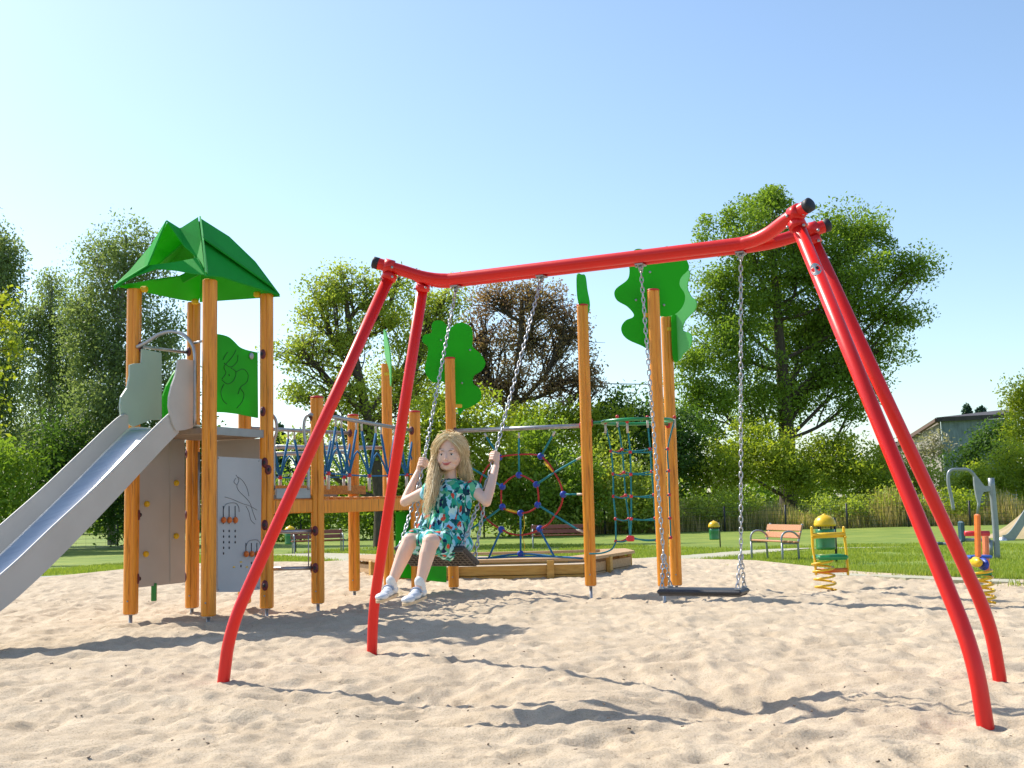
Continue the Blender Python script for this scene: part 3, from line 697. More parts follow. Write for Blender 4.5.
board(v3(T4, (zg + zh) / 2) + dl * .06, v3(B1, (zg + zh) / 2) - dl * .06, (zg - zh), .04, WOOD, 'landing_beam')
for y in (531, 568):
    a = at(272, y + 1, 11.2); b = at(311, y, 11.35); rail(a, b, .019, 'ladder_rung')
    bracket(B1, b[2], (-1, -.3)); bracket(B1, b[2], (-.25, -1))
    mb = MB(); mb.tube([at(308.5, 531, 11.35), at(308.5, 568, 11.35)], .006, 6); 
mb.build('ladder_wire', GALV, PS)
for pts in ([(267, 417), (272, 415), (276, 421), (276.5, 432), (274, 445), (274, 490)], [(313, 415), (308, 415), (304.5, 421), (304, 432), (306, 445), (308, 460), (308.5, 490)]):
    mb = MB(); mb.tube(spline([at(x, y, 11.2) for x, y in pts], 5), .015, 10); mb.build('grab_handle', GALV, PS)
bracket(B1, at(312, 416, 11.3)[2], (-1, -.6)); bracket(T4, at(268, 470, 11.08)[2], (.5, -1))

# rope bridge T5/B1 -> B2/B3
bz = at(370, 500, 12.1)[2]
zt1 = at(330, 500, 11.6)[2]; zb1 = at(330, 513, 11.6)[2]
board(v3(B1, (zt1 + zb1) / 2 - .0), v3(B3, (zt1 + zb1) / 2 + .01) + (v3(B3, 0) - v3(B1, 0)) * .02, (zt1 - zb1), .045, WOOD, 'bridge_beam')
board(v3(T5, (zt1 + zb1) / 2 - .0), v3(B2, (zt1 + zb1) / 2 + .01), (zt1 - zb1), .045, WOOD, 'bridge_beam')
board(v3(T5, 1.20) + dl * .25, v3(B2, 1.20) + dl * .15, .10, .03, PLANK, 'bridge_kick_board')
for k in range(13):
    t = (k + .5) / 13; a = v3(B1, 0) * (1 - t) + v3(B3, 0) * t; b = v3(T5, 0) * (1 - t) + v3(B2, 0) * t
    z = zt1 + .015 + .02 * abs(t - .5); w_ = np.linalg.norm(b - a); d_ = (b - a) / w_; s_ = np.cross([0, 0, 1], d_)
    mb = MB(); mb.box((a + b) / 2 + np.array([0, 0, z]), (w_ - .06, .10, .03), np.array([d_, s_, [0, 0, 1]]), PLANK, bev=.005); mb.build('bridge_plank', PLANK, PS)
def rope(pts, M=BLUER, r=.009, name='rope', par=PS, sp_=4, n=6):
    mb = MB(); mb.tube(spline(pts, sp_) if sp_ and len(pts) > 2 else pts, r, n); return mb.build(name, M, par)
def joint(c, M, r=.022, name='rope_joint', par=PS):
    mb = MB(); mb.ball(c, r, 8); return mb.build(name, M, par)
for (A0, A1, za, zb, nk) in ((B1, B3, at(322, 414, 11.4)[2], at(412, 431, 12.85)[2], 5), (T5, B2, at(276, 427, 11.64)[2], at(350, 433.5, 13.15)[2], 5)):
    a, b = v3(A0, za), v3(A1, zb); rail(a, b, .020)
    dd = (b - a); bracket(A0, za, dd, PS); bracket(A1, zb, -dd, PS)
    lo0 = v3(A0, 1.36); lo1 = v3(A1, 1.36); rope([lo0, (lo0 + lo1) / 2 + np.array([0, 0, -.03]), lo1], BLUER)
    for k in range(nk):
        t0 = (k + .5) / nk; lowp = lo0 * (1 - t0) + lo1 * t0 + np.array([0, 0, -.03 + .12 * (t0 - .5) ** 2])
        for dt in (-.36 / nk, .36 / nk):
            up = a * (1 - t0 - dt) + b * (t0 + dt); rope([up - np.array([0, 0, .10]), lowp], BLUER, .014)
            mb = MB(); mb.tube([up, up - np.array([0, 0, .11])], .011, 8); mb.build('rope_ferrule', FERR, PS)
        joint(lowp, REDPL, .026); rope([lowp, (a * (1 - min(t0 + .9 / nk, 1)) + b * min(t0 + .9 / nk, 1)) * .45 + lowp * .55, lo0 * (1 - min(t0 + 1 / nk, 1)) + lo1 * min(t0 + 1 / nk, 1) + np.array([0, 0, -.02])], BLUER, .010)
        mb = MB(); mb.tube([lowp, lowp - np.array([0, 0, .16])], .018, 8); mb.build('rope_ferrule', FERR, PS)
# lower pipe pair on the far side of the bridge
rail(at(276, 447, 12.6), at(395, 448, 14.2), .024); rail(at(276, 454, 12.6), at(345, 452, 13.6), .024)

# end platform B2 B3 B4 B5
ZE = 1.10
mb = MB(); mb.plate([v3(B2, ZE), v3(B3, ZE), v3(B5, ZE), v3(B4, ZE)], .04); mb.build('end_deck', GREYW, PS)
board(v3(B3, ZE - .075), v3(B5, ZE - .075), .11, .04, WOOD); board(v3(B2, ZE - .075), v3(B3, ZE - .075), .11, .04, WOOD); board(v3(B4, ZE - .075), v3(B5, ZE - .075), .11, .04, WOOD)
mb = MB(); g0 = v3(B3, 0) + e1 * .06; g1 = v3(B5, 0)
mb.plate([at(396, 512, 12.75), at(396, 577, 12.75), at(446, 582.5, 13.4), at(446, 508, 13.4)], .018); mb.build('lower_board', GREEN, PS)
# balance pipe and web net between B5 and N1
rail(v3(B5, at(458, 431, 13.65)[2]), v3(N1, at(585, 425.5, 12.4)[2]), .024)
bracket(B5, at(458, 431, 13.6)[2], np.array(N1) - np.array(B5)); bracket(N1, at(584, 425.5, 12.4)[2], np.array(B5) - np.array(N1), M=REDPL)
nn = np.cross(v3(N1, 0) - v3(B5, 0), [0, 0, 1]); nn /= np.linalg.norm(nn)
def onn(x, y): return on(470 + x / 4.8, 410 + y / 4.8, v3(B5, 0), nn)
ring1 = [(140, 228), (190, 217), (245, 213), (295, 213), (340, 222), (378, 258), (405, 300), (432, 350), (446, 405), (436, 460), (405, 510), (375, 548), (335, 572), (290, 592), (243, 600), (195, 594), (150, 573), (112, 550), (80, 522), (55, 480), (40, 420), (50, 340), (85, 270)]
P = [onn(*q) for q in ring1]
mb = MB(); mb.tube(spline(P, 3, closed=True), .0105, 7, closed=True); mb.build('ring_rope', REDR, PS)
ring2 = [(235, 312), (283, 330), (318, 358), (328, 405), (325, 455), (290, 485), (243, 495), (195, 488), (155, 465), (150, 415), (155, 368), (190, 330)]
P = [onn(*q) for q in ring2]; mb = MB(); mb.tube(spline(P, 4, closed=True), .0105, 7, closed=True); mb.build('ring_rope', REDR, PS)
for pts, M in (([(235, 130), (235, 312)], TEALR), ([(398, 120), (340, 222)], TEALR), ([(520, 234), (405, 300), (318, 358)], TEALR), ([(520, 404), (448, 405)], TEALR), ([(520, 575), (405, 505), (325, 455)], TEALR),
               ([(335, 575), (370, 640), (405, 705)], BLUER), ([(243, 495), (243, 690)], BLUER), ([(150, 575), (120, 640), (90, 710)], BLUER), ([(155, 465), (75, 525), (-40, 600)], TEALR), ([(155, 368), (60, 310), (-60, 240)], TEALR),
               ([(140, 225), (75, 122)], TEALR), ([(-60, 712), (80, 711), (240, 704), (415, 705), (540, 712)], BLUER), ([(80, 712), (243, 690), (410, 704)], BLUER)):
    rope([onn(*q) for q in pts], M, .0120)
for q in ((140, 228), (340, 222), (448, 405), (335, 570), (150, 573), (235, 312), (318, 358), (325, 455), (243, 495), (155, 465), (155, 368), (243, 690)): 
    c = onn(*q); mb = MB(); mb.ball(c, (.040, .028, .040), 8, BLUEP); mb.box(c, (.062, .04, .04), np.array([[.8, 0, .6], [0, 1, 0], [-.6, 0, .8]]), BLUEP, bev=.008); mb.build('rope_joint', BLUEP, PS)
rope([onn(358, 248), onn(400, 296)], YELR, .015, 'rope_wrap'); rope([onn(175, 478), onn(228, 492)], YELR, .015, 'rope_wrap')
for a, b in (((235, 108), (235, 135)), ((408, 103), (396, 125)), ((542, 222), (512, 238)), ((548, 588), (512, 572)), ((548, 404), (515, 404)), ((70, 112), (80, 130))): rope([onn(*a), onn(*b)], FERR, .013, 'rope_ferrule')
rope([onn(255, 500), onn(262, 560), onn(250, 600), onn(262, 650), onn(258, 685)], YELR, .004, 'thin_cord')

# rope cage with green hoop between N1, N2, N3
RC = at(637, 421.5, 12.35); hoop = []
for k in range(40): a = 2 * math.pi * k / 40; hoop.append(RC + np.array([.385 * math.cos(a), .385 * math.sin(a), 0]))
mb = MB(); mb.tube(hoop, .019, 10, closed=True); hp_ = mb.build('hoop', GREENP, PS)
for q, r_ in ((N1, .06), (N3, .06), (N2, .06)):
    v = RC - v3(q, RC[2]); v /= np.linalg.norm(v); mb = MB(); mb.tube([v3(q, RC[2]) + v * .05, RC - v * .36], .017, 8); mb.build('hoop_arm', GREENP, PS)
    bracket(q, RC[2], v, PS, REDPL)
def oc(x, y, Y): return at(585 + x / 4.8, 400 + y / 4.8, Y)
cols = [([(98, 120), (125, 245), (135, 355), (137, 462), (147, 570), (148, 678)], 12.30), ([(155, 92), (178, 237), (187, 347), (195, 457), (210, 570), (215, 655)], 12.66),
        ([(203, 118), (217, 250), (220, 357), (222, 462), (222, 570), (218, 665)], 12.02), ([(300, 95), (313, 235), (320, 343), (330, 455), (337, 567), (345, 675)], 12.60), ([(430, 95), (397, 235), (402, 340), (405, 455), (408, 567), (412, 660)], 12.25)]
W3 = [[oc(x, y, Y) for x, y in c_] for c_, Y in cols]
for c_ in W3:
    rope(c_, TEALR, .0095)
    rope([c_[0] + np.array([0, 0, .01]), c_[0] - np.array([0, 0, .09])], FERR, .014, 'rope_ferrule'); joint(c_[0] + np.array([0, 0, .03]), REDPL, .02)
    for q in c_[1:]: joint(q, REDPL, .020)
for lv in range(1, 6):
    o_ = [W3[0][lv], W3[1][lv], W3[3][lv], W3[4][lv], W3[2][lv]]
    for i in range(5):
        a, b = o_[i], o_[(i + 1) % 5]; rope([a, (a + b) / 2 - np.array([0, 0, .02]), b], TEALR if i else REDR, .0085)
rope([W3[0][5], oc(130, 715, 12.2), oc(80, 735, 12.1), oc(20, 738, 12.1)], TEALR, .009); rope([W3[3][5], oc(347, 725, 12.55)], TEALR, .009)
mb = MB(); mb.box(W3[2][5], (.08, .05, .06), None, REDPL, bev=.01); mb.build('rope_joint', REDPL, PS)

# leaf shaped boards on the tall posts
def leaf(outline, Y, nrm, M, th=.015, name='leaf_board'):
    A0 = at(outline[0][0], outline[0][1], Y); n_ = np.array([nrm[0], nrm[1], 0.]); n_ /= np.linalg.norm(n_)
    P = [on(x, y, A0, n_) for x, y in spline(outline, 4, closed=True)]
    mb = MB(); mb.plate(P, th, nrm=n_); return mb.build(name, M, PS)
def z5(x, y): return (260 + x / 3.938, 240 + y / 3.938)
leafA = [z5(*q) for q in ((690, 318), (720, 320), (745, 345), (775, 330), (800, 326), (832, 345), (838, 385), (838, 420), (870, 450), (888, 485), (872, 515), (843, 535), (840, 565), (868, 590), (868, 630), (835, 655), (800, 670), (785, 690), (770, 640), (735, 620), (725, 560), (680, 560), (650, 520), (655, 475), (662, 425), (640, 400), (645, 375), (675, 365), (676, 335))]
leaf(leafA, 13.75, (.1, -1), GREEN)
def z6(x, y): return (560 + x / 6.4, 240 + y / 6.4)
leafB = [z6(*q) for q in ((470, 70), (505, 56), (545, 66), (600, 72), (650, 52), (690, 40), (730, 60), (790, 100), (820, 150), (822, 190), (775, 240), (765, 290), (795, 340), (798, 390), (775, 440), (735, 475), (680, 490), (640, 490), (640, 560), (600, 700), (575, 712), (530, 680), (440, 640), (400, 600), (393, 555), (420, 515), (465, 495), (470, 470), (430, 425), (370, 390), (348, 350), (360, 310), (430, 255), (445, 200), (440, 130))]
leaf(leafB, 11.86, (.05, -1), GREEN)
leafC = [z6(*q) for q in ((640, 360), (690, 290), (760, 250), (790, 220), (822, 190), (830, 230), (815, 300), (840, 360), (872, 390), (868, 440), (835, 480), (800, 520), (785, 570), (800, 585), (835, 600), (845, 640), (830, 690), (790, 730), (768, 765), (720, 770), (700, 700), (650, 500))]
_bolts(((441, 340), (462, 383), (470, 350)), 13.735); _bolts(((664, 305), (636, 300), (650, 272)), 11.845)
leaf(leafC, 13.1, (-.75, -.6), GREENLIT)  # sun on this left-turned board is painted in by the lighter green
leafC2 = [z6(*q) for q in ((715, 490), (745, 480), (775, 500), (785, 560), (775, 640), (770, 720), (755, 775), (725, 765), (715, 640))]
leaf(leafC2, 12.9, (.1, -1), GREEN)
# near edge-on boards
leafD = [(577.2, 275), (581, 274.5), (585, 276), (587, 290), (589.5, 305), (587, 318), (586, 328), (583, 331), (580.5, 322), (580, 308), (577.5, 295)]
leaf(leafD, 12.32, (.9, -.6), GREEN)
leafE = [(384, 331), (386, 333), (389, 345), (391, 362), (391.3, 380), (390.6, 386), (389.5, 370), (385.5, 355)]
leaf(leafE, 13.92, (-.9, -.5), GREENLIT)  # lighter green paints the sunlit face here too
for (x, y, Y) in ((449, 371, 13.64), (458, 406, 13.64), (648, 315, 11.78), (671, 329, 12.95), (388, 374, 13.95)):
    mb = MB(); mb.box(at(x, y, Y), (.10, .03, .045), None, YELPL, bev=.008); mb.build('board_bracket', YELPL, PS)
# ------------------------------------------------------------------ octagonal sandbox bench
q0, q1, q2 = gt(405, 581), gt(584, 579), gt(630, 573)
bx = [q0[:2], q1[:2], q2[:2]]; cx_, cy_ = (q0[0] + q1[0]) / 2, q1[1] + (q2[1] - q1[1]) * 1.2
bx = [np.array([q0[0], q1[1] + .05]), q1[:2], q2[:2], q2[:2] + np.array([-.05, .9]), q1[:2] + np.array([-.1, 2.4]), np.array([q0[0], q1[1] + 2.45]), np.array([q0[0] - .8, q2[1] + .8]), np.array([q0[0] - .8, q2[1]])]
zb = float(zt(q1[1])); sb = empty('sandbox', (cx_, q1[1] + 1.2, zb)); tag(sb, 'wooden sandbox of pine boards with a flat plank rim, behind the rope web', 'sandbox')
HB = .285; cen = np.mean(bx, axis=0)
for i in range(len(bx)):
    a, b = bx[i], bx[(i + 1) % len(bx)]; d_ = b - a; L = np.linalg.norm(d_); d_ = np.array([*(d_ / L), 0]); s_ = np.cross([0, 0, 1], d_); rot = np.array([d_, s_, [0, 0, 1]])
    c = np.array([*((a + b) / 2), zb])
    mb = MB()
    for k in range(2): mb.box(c + np.array([0, 0, .06 + k * .135 - .06]), (L, .045, .128), rot, PALEW if i % 2 else YELW, bev=.006)
    mb.build('side_board', PALEW, sb)
    mb = MB(); ia, ib = cen + (a - cen) * .83, cen + (b - cen) * .83; oa, ob = cen + (a - cen) * 1.04, cen + (b - cen) * 1.04
    mb.plate([(*oa, zb + HB - .015), (*ob, zb + HB - .015), (*ib, zb + HB - .015), (*ia, zb + HB - .015)], .04); mb.build('seat_plank', PALEW, sb)
    for t in ((.45,) if L < 2 else (.30, .82)):
        p = a * (1 - t) + b * t; mb = MB(); mb.box(np.array([*p, zb + .10]) - s_ * .06, (.10, .07, .33), rot, YELW, bev=.008); mb.build('bracket_block', YELW, sb)
mb = MB(); mb.add([(*(cen + (p - cen) * .97), zb + .10) for p in bx], [tuple(range(len(bx)))], None); SNDM = bpy.data.materials['sand']; mb.build('sand_fill', SNDM, sb)

# ------------------------------------------------------------------ benches
def make_bench(p, ang, label, L=1.5, M=BENCHW, s=1.0, bins=None):
    """p = ground point, ang = direction the sitter faces"""
    root = empty('park_bench', p); tag(root, label, 'bench', 'park benches on the lawn')
    f = np.array([math.cos(ang), math.sin(ang), 0]); d_ = np.array([-f[1], f[0], 0]); u = np.array([0, 0, 1.]); p = np.array(p)
    def W(a, b, z): return p + d_ * a * s + f * b * s + u * z * s
    for k in range(3):
        mb = MB(); mb.box(W(0, .06 + k * .135, .44 + .012 * k), (L * s, .115 * s, .035 * s), np.array([d_, f, u]), M, bev=.006); mb.build('seat_slat', M, root)
    t_ = (u * .96 - f * .28)
    for k in range(2):
        mb = MB(); c = W(0, -.03 - .045 * k, .58 + .155 * k); mb.box(c, (L * s, .032 * s, .135 * s), np.array([d_, np.cross(t_, d_), t_]), M, bev=.006); mb.build('back_slat', M, root)
    for a in (-L / 2 + .06, L / 2 - .06):
        mb = MB(); mb.tube([W(a, .38, -.05), W(a, .38, .43)], .024 * s, 8)
        mb.tube(spline([W(a, .38, .42), W(a, .385, .54), W(a, .33, .63), W(a, .22, .67), W(a, .08, .64), W(a, -.03, .55)], 4), .022 * s, 8)
        mb.tube([W(a, -.02, -.05), W(a, .0, .40), W(a, -.13, .82)], .024 * s, 8); mb.tube([W(a, 0, .41), W(a, .38, .42)], .02 * s, 8)
        mb.build('bench_frame', GREYM, root)
    return root
fl, fr_ = gt(751, 561), gt(785, 563.5)
make_bench(((fl + fr_) / 2 + np.array([.30, .08, 0])), R(-163) , 'pale wooden bench with grey curved arms standing on the lawn left of the yellow rider', L=1.45, s=.84)
make_bench(gt(560, 549) + np.array([0, .4, 0]), R(-92), 'reddish wooden bench in the shade seen through the red rope web', L=1.9, M=mat('dark_slat_wood', (.30, .09, .055), .6, var=(.22, .07, .04), vscale=6))
make_bench(gt(315, 554) + np.array([0, .4, 0]), R(-70), 'brown wooden bench far behind the rope bridge beside a dark trunk', L=1.8, M=MATS['dark_slat_wood'])
make_bench(gt(36, 546) + np.array([0, 1, 0]), R(-80), 'shaded wooden bench far away under the birches beside the slide', L=1.9, M=MATS['dark_slat_wood'])

# ------------------------------------------------------------------ litter bins
def make_bin(p, label, h=1.0):
    root = empty('litter_bin', p); tag(root, label, 'litter bin', 'green litter bins with yellow domes')
    p = np.array(p); s = h
    mb = MB(); mb.tube([p + np.array([.17 * s, .05, -.2]), p + np.array([.17 * s, .05, .92 * s])], .024 * s, 10); mb.build('pole', BLACK, root)
    mb = MB(); prof = [(.30, .165), (.31, .185), (.33, .19), (.36, .185), (.60, .188), (.68, .19), (.70, .182)]
    mb.tube([p + np.array([-.04 * s, 0, z * s]) for z, r in prof], [r * s for z, r in prof], 24); b_ = mb.build('bin_body', BINGR, root)
    mb = MB(); prof = [(.76, .205), (.78, .215), (.80, .213), (.86, .20), (.91, .17), (.95, .12), (.975, .06), (.985, .035), (1.0, .03), (1.005, .012)]
    mb.tube([p + np.array([-.04 * s, 0, z * s]) for z, r in prof], [r * s for z, r in prof], 24); mb.build('dome', YELPL, root)
    mb = MB()
    for a in (.6, 2.2, 3.9, 5.2): mb.box(p + np.array([-.04 * s + .17 * s * math.cos(a), .17 * s * math.sin(a), .73 * s]), (.02, .02, .09), None)
    mb.build('dome_strut', BLACK, root)
    return root
b1 = gt(829, 565); make_bin(b1, 'green litter bin with yellow dome directly behind the yellow spring rider', h=(565 - 514.5) / FPX * b1[1] / 1.005)
b2 = gt(716, 548); make_bin(b2, 'green litter bin with yellow dome left of the pale bench on the lawn', h=(548 - 521) / FPX * b2[1])
b3 = gt(291, 552.5); make_bin(b3, 'green litter bin with yellow dome far off, seen through the ladder of the wooden tower', h=(552.5 - 526) / FPX * b3[1])

# ------------------------------------------------------------------ spring riders
def spring(mb, c, z0, z1, r, wire, turns, M, dx=0):
    P = []
    for k in range(turns * 14 + 1):
        t = k / (turns * 14); a = 2 * math.pi * turns * t; P.append((c[0] + dx * t + r * math.cos(a), c[1] + r * math.sin(a), z0 + (z1 - z0) * t))
    mb.tube(P, wire, 7, M)
g = gt(826, 586); Yr = g[1]; rd = empty('spring_rider', g); tag(rd, 'spring rider on a coiled yellow spring with green seat board and yellow side rails', 'spring rider', 'spring riders at the edge of the sand')
def ar(x, y, dY=0): return at(x, y, Yr + dY)
mb = MB(); zt_ = ar(824, 560)[2]; spring(mb, g, g[2] - .05, zt_, .115, .0125, 4, YELPL, dx=-.03); mb.build('spring', YELPL, rd)
mb = MB(); c = ar(830, 557); mb.box(c, (.34, .30, .055), None, bev=.02); mb.build('seat', GREENP, rd)
for x0_, x1_, x2_ in ((811.5, 812.5, 816), (843.5, 845.5, 848)):
    pts = [ar(x0_, 527), ar(x0_ + .6, 534), ar(x1_ + .4, 548), ar(x2_ - 1, 560), ar(x2_, 574.5)]
    mb = MB()
    for k in range(4):
        a, b = pts[k], pts[k + 1]; d_ = (b - a) / np.linalg.norm(b - a); s_ = np.array([0, 1., 0]); u_ = np.cross(s_, d_)
        mb.box((a + b) / 2, (np.linalg.norm(b - a) + .02, .05, .024), np.array([d_, s_, u_]), YELPL, bev=.01)
    sd_ = mb.build('side_board', YELPL, rd)
    mb = MB(); mb.tube([ar(x1_, 537, -.03), ar(x1_, 537, -.14)], .014, 8); mb.build('grip', YELPL, sd_)
mb = MB(); mb.tube([ar(812, 536), ar(845, 534.5)], .032, 10); mb.build('handle_bar', YELPL, rd)
mb = MB(); mb.tube([ar(815, 571), ar(848, 570)], .026, 10); mb.build('foot_bar', ORPL, rd)
g = gt(985, 601); Yr = g[1]; rd = empty('spring_rider', g); tag(rd, 'narrow spring rider with orange upright boards and a red handlebar at the right', 'spring rider', 'spring riders at the edge of the sand')
mb = MB(); spring(mb, g, g[2] - .02, ar(983, 570)[2],   .095, .012, 5, YELPL, dx=-.02); mb.build('spring', YELPL, rd)
def post2(x0_, y0_, x1_, y1_, w_, M, nm, dY=0, th=.25):
    a, b = ar(x0_, y0_, dY), ar(x1_, y1_, dY); d_ = (b - a) / np.linalg.norm(b - a); s_ = np.array([0, 1., 0]); u_ = np.cross(s_, d_)
    mb = MB(); mb.box((a + b) / 2, (np.linalg.norm(b - a), th * .35, w_), np.array([d_, s_, u_]), M, bev=.012); return mb.build(nm, M, rd)
post2(977.2, 514, 978.2, 557, .035, ORPL, 'front_board', -.1); post2(985.3, 535, 986.5, 571, .04, mat('salmon_board', (.62, .20, .08), .5, var=(.55, .16, .06), vscale=8), 'seat_board', .35)
mb = MB(); mb.tube([ar(965, 533.5), ar(989, 533.5)], .026, 10); mb.build('handle_bar', REDPL, rd)
mb = MB(); mb.box(ar(978, 556.8, .1), (.22, .16, .03), None, bev=.012); mb.build('seat', mat('blue_board', (.02, .10, .42), .4, var=(.02, .08, .36), vscale=8), rd)
mb = MB(); mb.ball(ar(976, 562), (.045, .12, .05), 10); mb.build('motif', YELPL, rd); mb = MB(); mb.ball(ar(983, 564), (.035, .12, .06), 10); mb.build('motif', BLUEP, rd)
mb = MB(); mb.tube([ar(967, 573.5), ar(991, 573.5)], .022, 10); mb.build('foot_bar', GREENP, rd)

# ------------------------------------------------------------------ outdoor exercise machine
g = gt(997, 561); Yg = g[1]; gm = empty('exercise_machine', g); tag(gm, 'grey steel exercise machine with tall leaning post and hanging bent arm', 'exercise machine')
def ag(x, y, dY=0): return at(x, y, Yg + dY)
def gtube(pts, r, nm='tube', M=GREYM, n=10, sp_=4):
    mb = MB(); P = [ag(*q) for q in pts]; mb.tube(spline(P, sp_) if len(pts) > 2 else P, r, n); return mb.build(nm, M, gm)
gtube([(997.5, 562), (995, 520), (991, 478)], .050, 'main_post', n=14)
gtube([(953.5, 510), (951.5, 498), (948.5, 484), (948.5, 474), (952, 470), (960, 469.5), (968, 470), (974, 475), (980, 486), (985, 490)], .028, 'swing_arm')
mb = MB(); mb.plate([ag(*q) for q in ((973, 472), (978, 478), (984, 486), (990, 486), (990, 491), (983, 492), (981, 497), (979, 508), (976, 497), (974, 486))], .05); mb.build('arm_plate', GREYM, gm)
gtube([(979.5, 495), (977.5, 515)], .02, 'pull_rod')
gtube([(961, 540), (990, 540)], .03, 'seat_tube'); gtube([(961, 540), (960.5, 556), (975, 556.5)], .03, 'seat_tube', sp_=0 or 3); gtube([(939, 543.5), (962, 545)], .025, 'foot_rod')
gtube([(991, 540), (991, 556)], .03, 'seat_tube')
mb = MB(); mb.box(ag(961.5, 531.5), (.06, .18, .34), None, bev=.025); mb.build('back_pad', mat('dark_teal_pad', (.02, .08, .11), .5, var=(.02, .06, .09), vscale=10), gm)
mb = MB(); mb.box(ag(939.5, 543.5), (.10, .1, .05), None, bev=.015); mb.build('foot_pad', MATS['dark_teal_pad'], gm)

# small slide on the sandy mound
g = gt(1006, 543); sl2 = empty('mound_slide', g); tag(sl2, 'grey metal slide running down a sandy mound at the right edge', 'slide')
Ym = 36.0
mb = MB()
pr = [(1003, 541.5), (1008, 540), (1016, 530), (1030, 508), (1040, 494)]
V = []; F = []
for x, y in spline(pr, 5):
    for dY, dz in ((-.45, .28), (-.42, 0), (.42, 0), (.45, .28)): V.append(at(x, y, Ym + dY) + np.array([0, 0, dz - .12]))
for i in range(len(V) // 4 - 1):
    for k in range(3): F.append((i * 4 + k, i * 4 + k + 1, i * 4 + 5 + k, i * 4 + 4 + k))
mb.add(V, F, STEEL, False); mb.build('chute', STEEL, sl2)
for dY in (-.47, .47):
    mb = MB(); c_ = spline(pr, 5); up = [at(x, y, Ym + dY) + np.array([0, 0, .20]) for x, y in c_]; dn = [at(x, y, Ym + dY) + np.array([.0, 0, -.22]) for x, y in c_[::-1]]
    mb.plate(up + dn, .05, nrm=(0, 1, 0)); mb.build('side_rail', GREYM, sl2)
mb = MB(); mb.tube([at(1003, 541, Ym - .5), at(1003, 541, Ym + .5)], .13, 12); mb.build('end_roll', STEEL, sl2)

# ------------------------------------------------------------------ wire fence
YF = 58.0
fc = empty('wire_fence', (10, YF, -.8)); tag(fc, 'low wire mesh fence on thin black posts along the end of the lawn', 'fence')
for px_ in list(range(604, 1100, 61)) + list(range(543, -80, -61)):
    x = at(px_ + random.uniform(-2, 2), 520, YF)[0]; mb = MB(); mb.tube([(x, YF, -.95), (x, YF, .62)], .05, 6); mb.build('fence_post', BLACK, fc)
mb = MB(); x0_, x1_ = at(-80, 520, YF)[0], at(1100, 520, YF)[0]
for z in np.linspace(-.7, .55, 7): mb.tube([(x0_, YF, z), (x1_, YF, z)], .006, 4)
for x in np.arange(x0_, x1_, .5): mb.tube([(x, YF, -.8), (x, YF, .55)], .004, 3)
mb.build('wire_mesh', mat('fence_wire', (.07, .08, .07), .6, .3), fc)

# ------------------------------------------------------------------ old house behind the bushes
Yh = 84.0
hs = empty('old_house', at(960, 470, Yh)); tag(hs, 'weathered blue grey shed with a dark sloping roof half hidden by bushes at the right', 'house')
HW = mat('weathered_blue_wall', (.26, .33, .38), .85, var=(.17, .22, .24), vscale=1.6, vstretch=(3, 3, .6), bump=.02, bscale=20)
HR = mat('dark_tar_roof', (.05, .045, .05), .8, var=(.08, .07, .07), vscale=3)
HS = mat('rough_gable_wall', (.40, .36, .32), .9, var=(.20, .18, .16), vscale=2.5, bump=.03, bscale=8)
c0, c1 = at(941, 421, Yh), at(1012, 418.5, Yh); bz_ = -.9
def pl(P, M, nm, par=hs, th=.12):
    mb = MB(); mb.plate(P, th); return mb.build(nm, M, par)
def dn(p, z): return np.array([p[0], p[1], z])
gL = at(899, 446, Yh + 9)
wf_ = pl([dn(c0, bz_), dn(c1, bz_), c1, c0], HW, 'front_wall')
pl([dn(c0, bz_) + np.array([-.08, .1, 0]), dn(gL, bz_), gL, c0 + np.array([-.08, .1, 0])], HS, 'gable_wall')
pl([at(937, 419.5, Yh - .5), at(1016, 415.5, Yh - .5), at(1016, 417.5, Yh + 9) + np.array([0, 0, .6]), at(935, 420, Yh + 2)], HR, 'roof', th=.32)
pl([at(936.5, 418.5, Yh - .4), at(936.5, 422.0, Yh - .4), at(895, 449, Yh + 9.4), at(895, 445, Yh + 9.4)], mat('eave_board', (.13, .08, .06), .8), 'verge_board', th=.25)
pl([at(905, 441, Yh + 9), at(880, 443, Yh + 9), at(880, 450, Yh + 9), at(905, 450, Yh + 9)], HR, 'annex_roof')
for x in (989,):
    wn2 = pl([at(x, 430, Yh - .1), at(x + 7, 430, Yh - .1), at(x + 7, 441, Yh - .1), at(x, 441, Yh - .1)], mat('pale_window_frame', (.35, .40, .44), .6), 'window', th=.06)
    pl([at(x + 1, 431, Yh - .16), at(x + 6, 431, Yh - .16), at(x + 6, 440, Yh - .16), at(x + 1, 440, Yh - .16)], mat('window_glass', (.05, .08, .11), .1), 'pane', wn2, th=.02)
mb = MB(); wp = []
for t in np.linspace(0, 1, 20): wp.append(at(545 + 200 * t, 381.5 + 1.5 * t + 2.0 * math.sin(math.pi * t), 75))
mb.tube(wp, .03, 5); tag(mb.build('power_line', BLACK), 'thin dark overhead power line crossing the sky between the trees', 'power line')

# ------------------------------------------------------------------ tall dry grass behind the fence
TG = mat('tall_grass', (.30, .27, .10), .8, island=[(.16, .22, .03), (.36, .33, .10), (.50, .41, .20), (.58, .48, .27)], trans=.4)
k = 24000
x0 = rng.uniform(at(560, 520, 60)[0], at(1120, 520, 60)[0], k); y0 = 58.8 + rng.random(k) ** 1.3 * 5
pat = vnoise(x0 * .5, y0 * .5, 77); H = rng.uniform(.25, 1.0, k) * (.5 + 1.9 * pat ** 1.6) * np.clip((x0 - 1) / 6, .6, 1)
g = blades('tall_grass', x0, y0, np.full(k, -.8), H, rng.uniform(.015, .035, k), TG, lean=.25)
tag(g, 'tall dry straw coloured grass growing behind the wire fence', 'grass', kind='stuff')

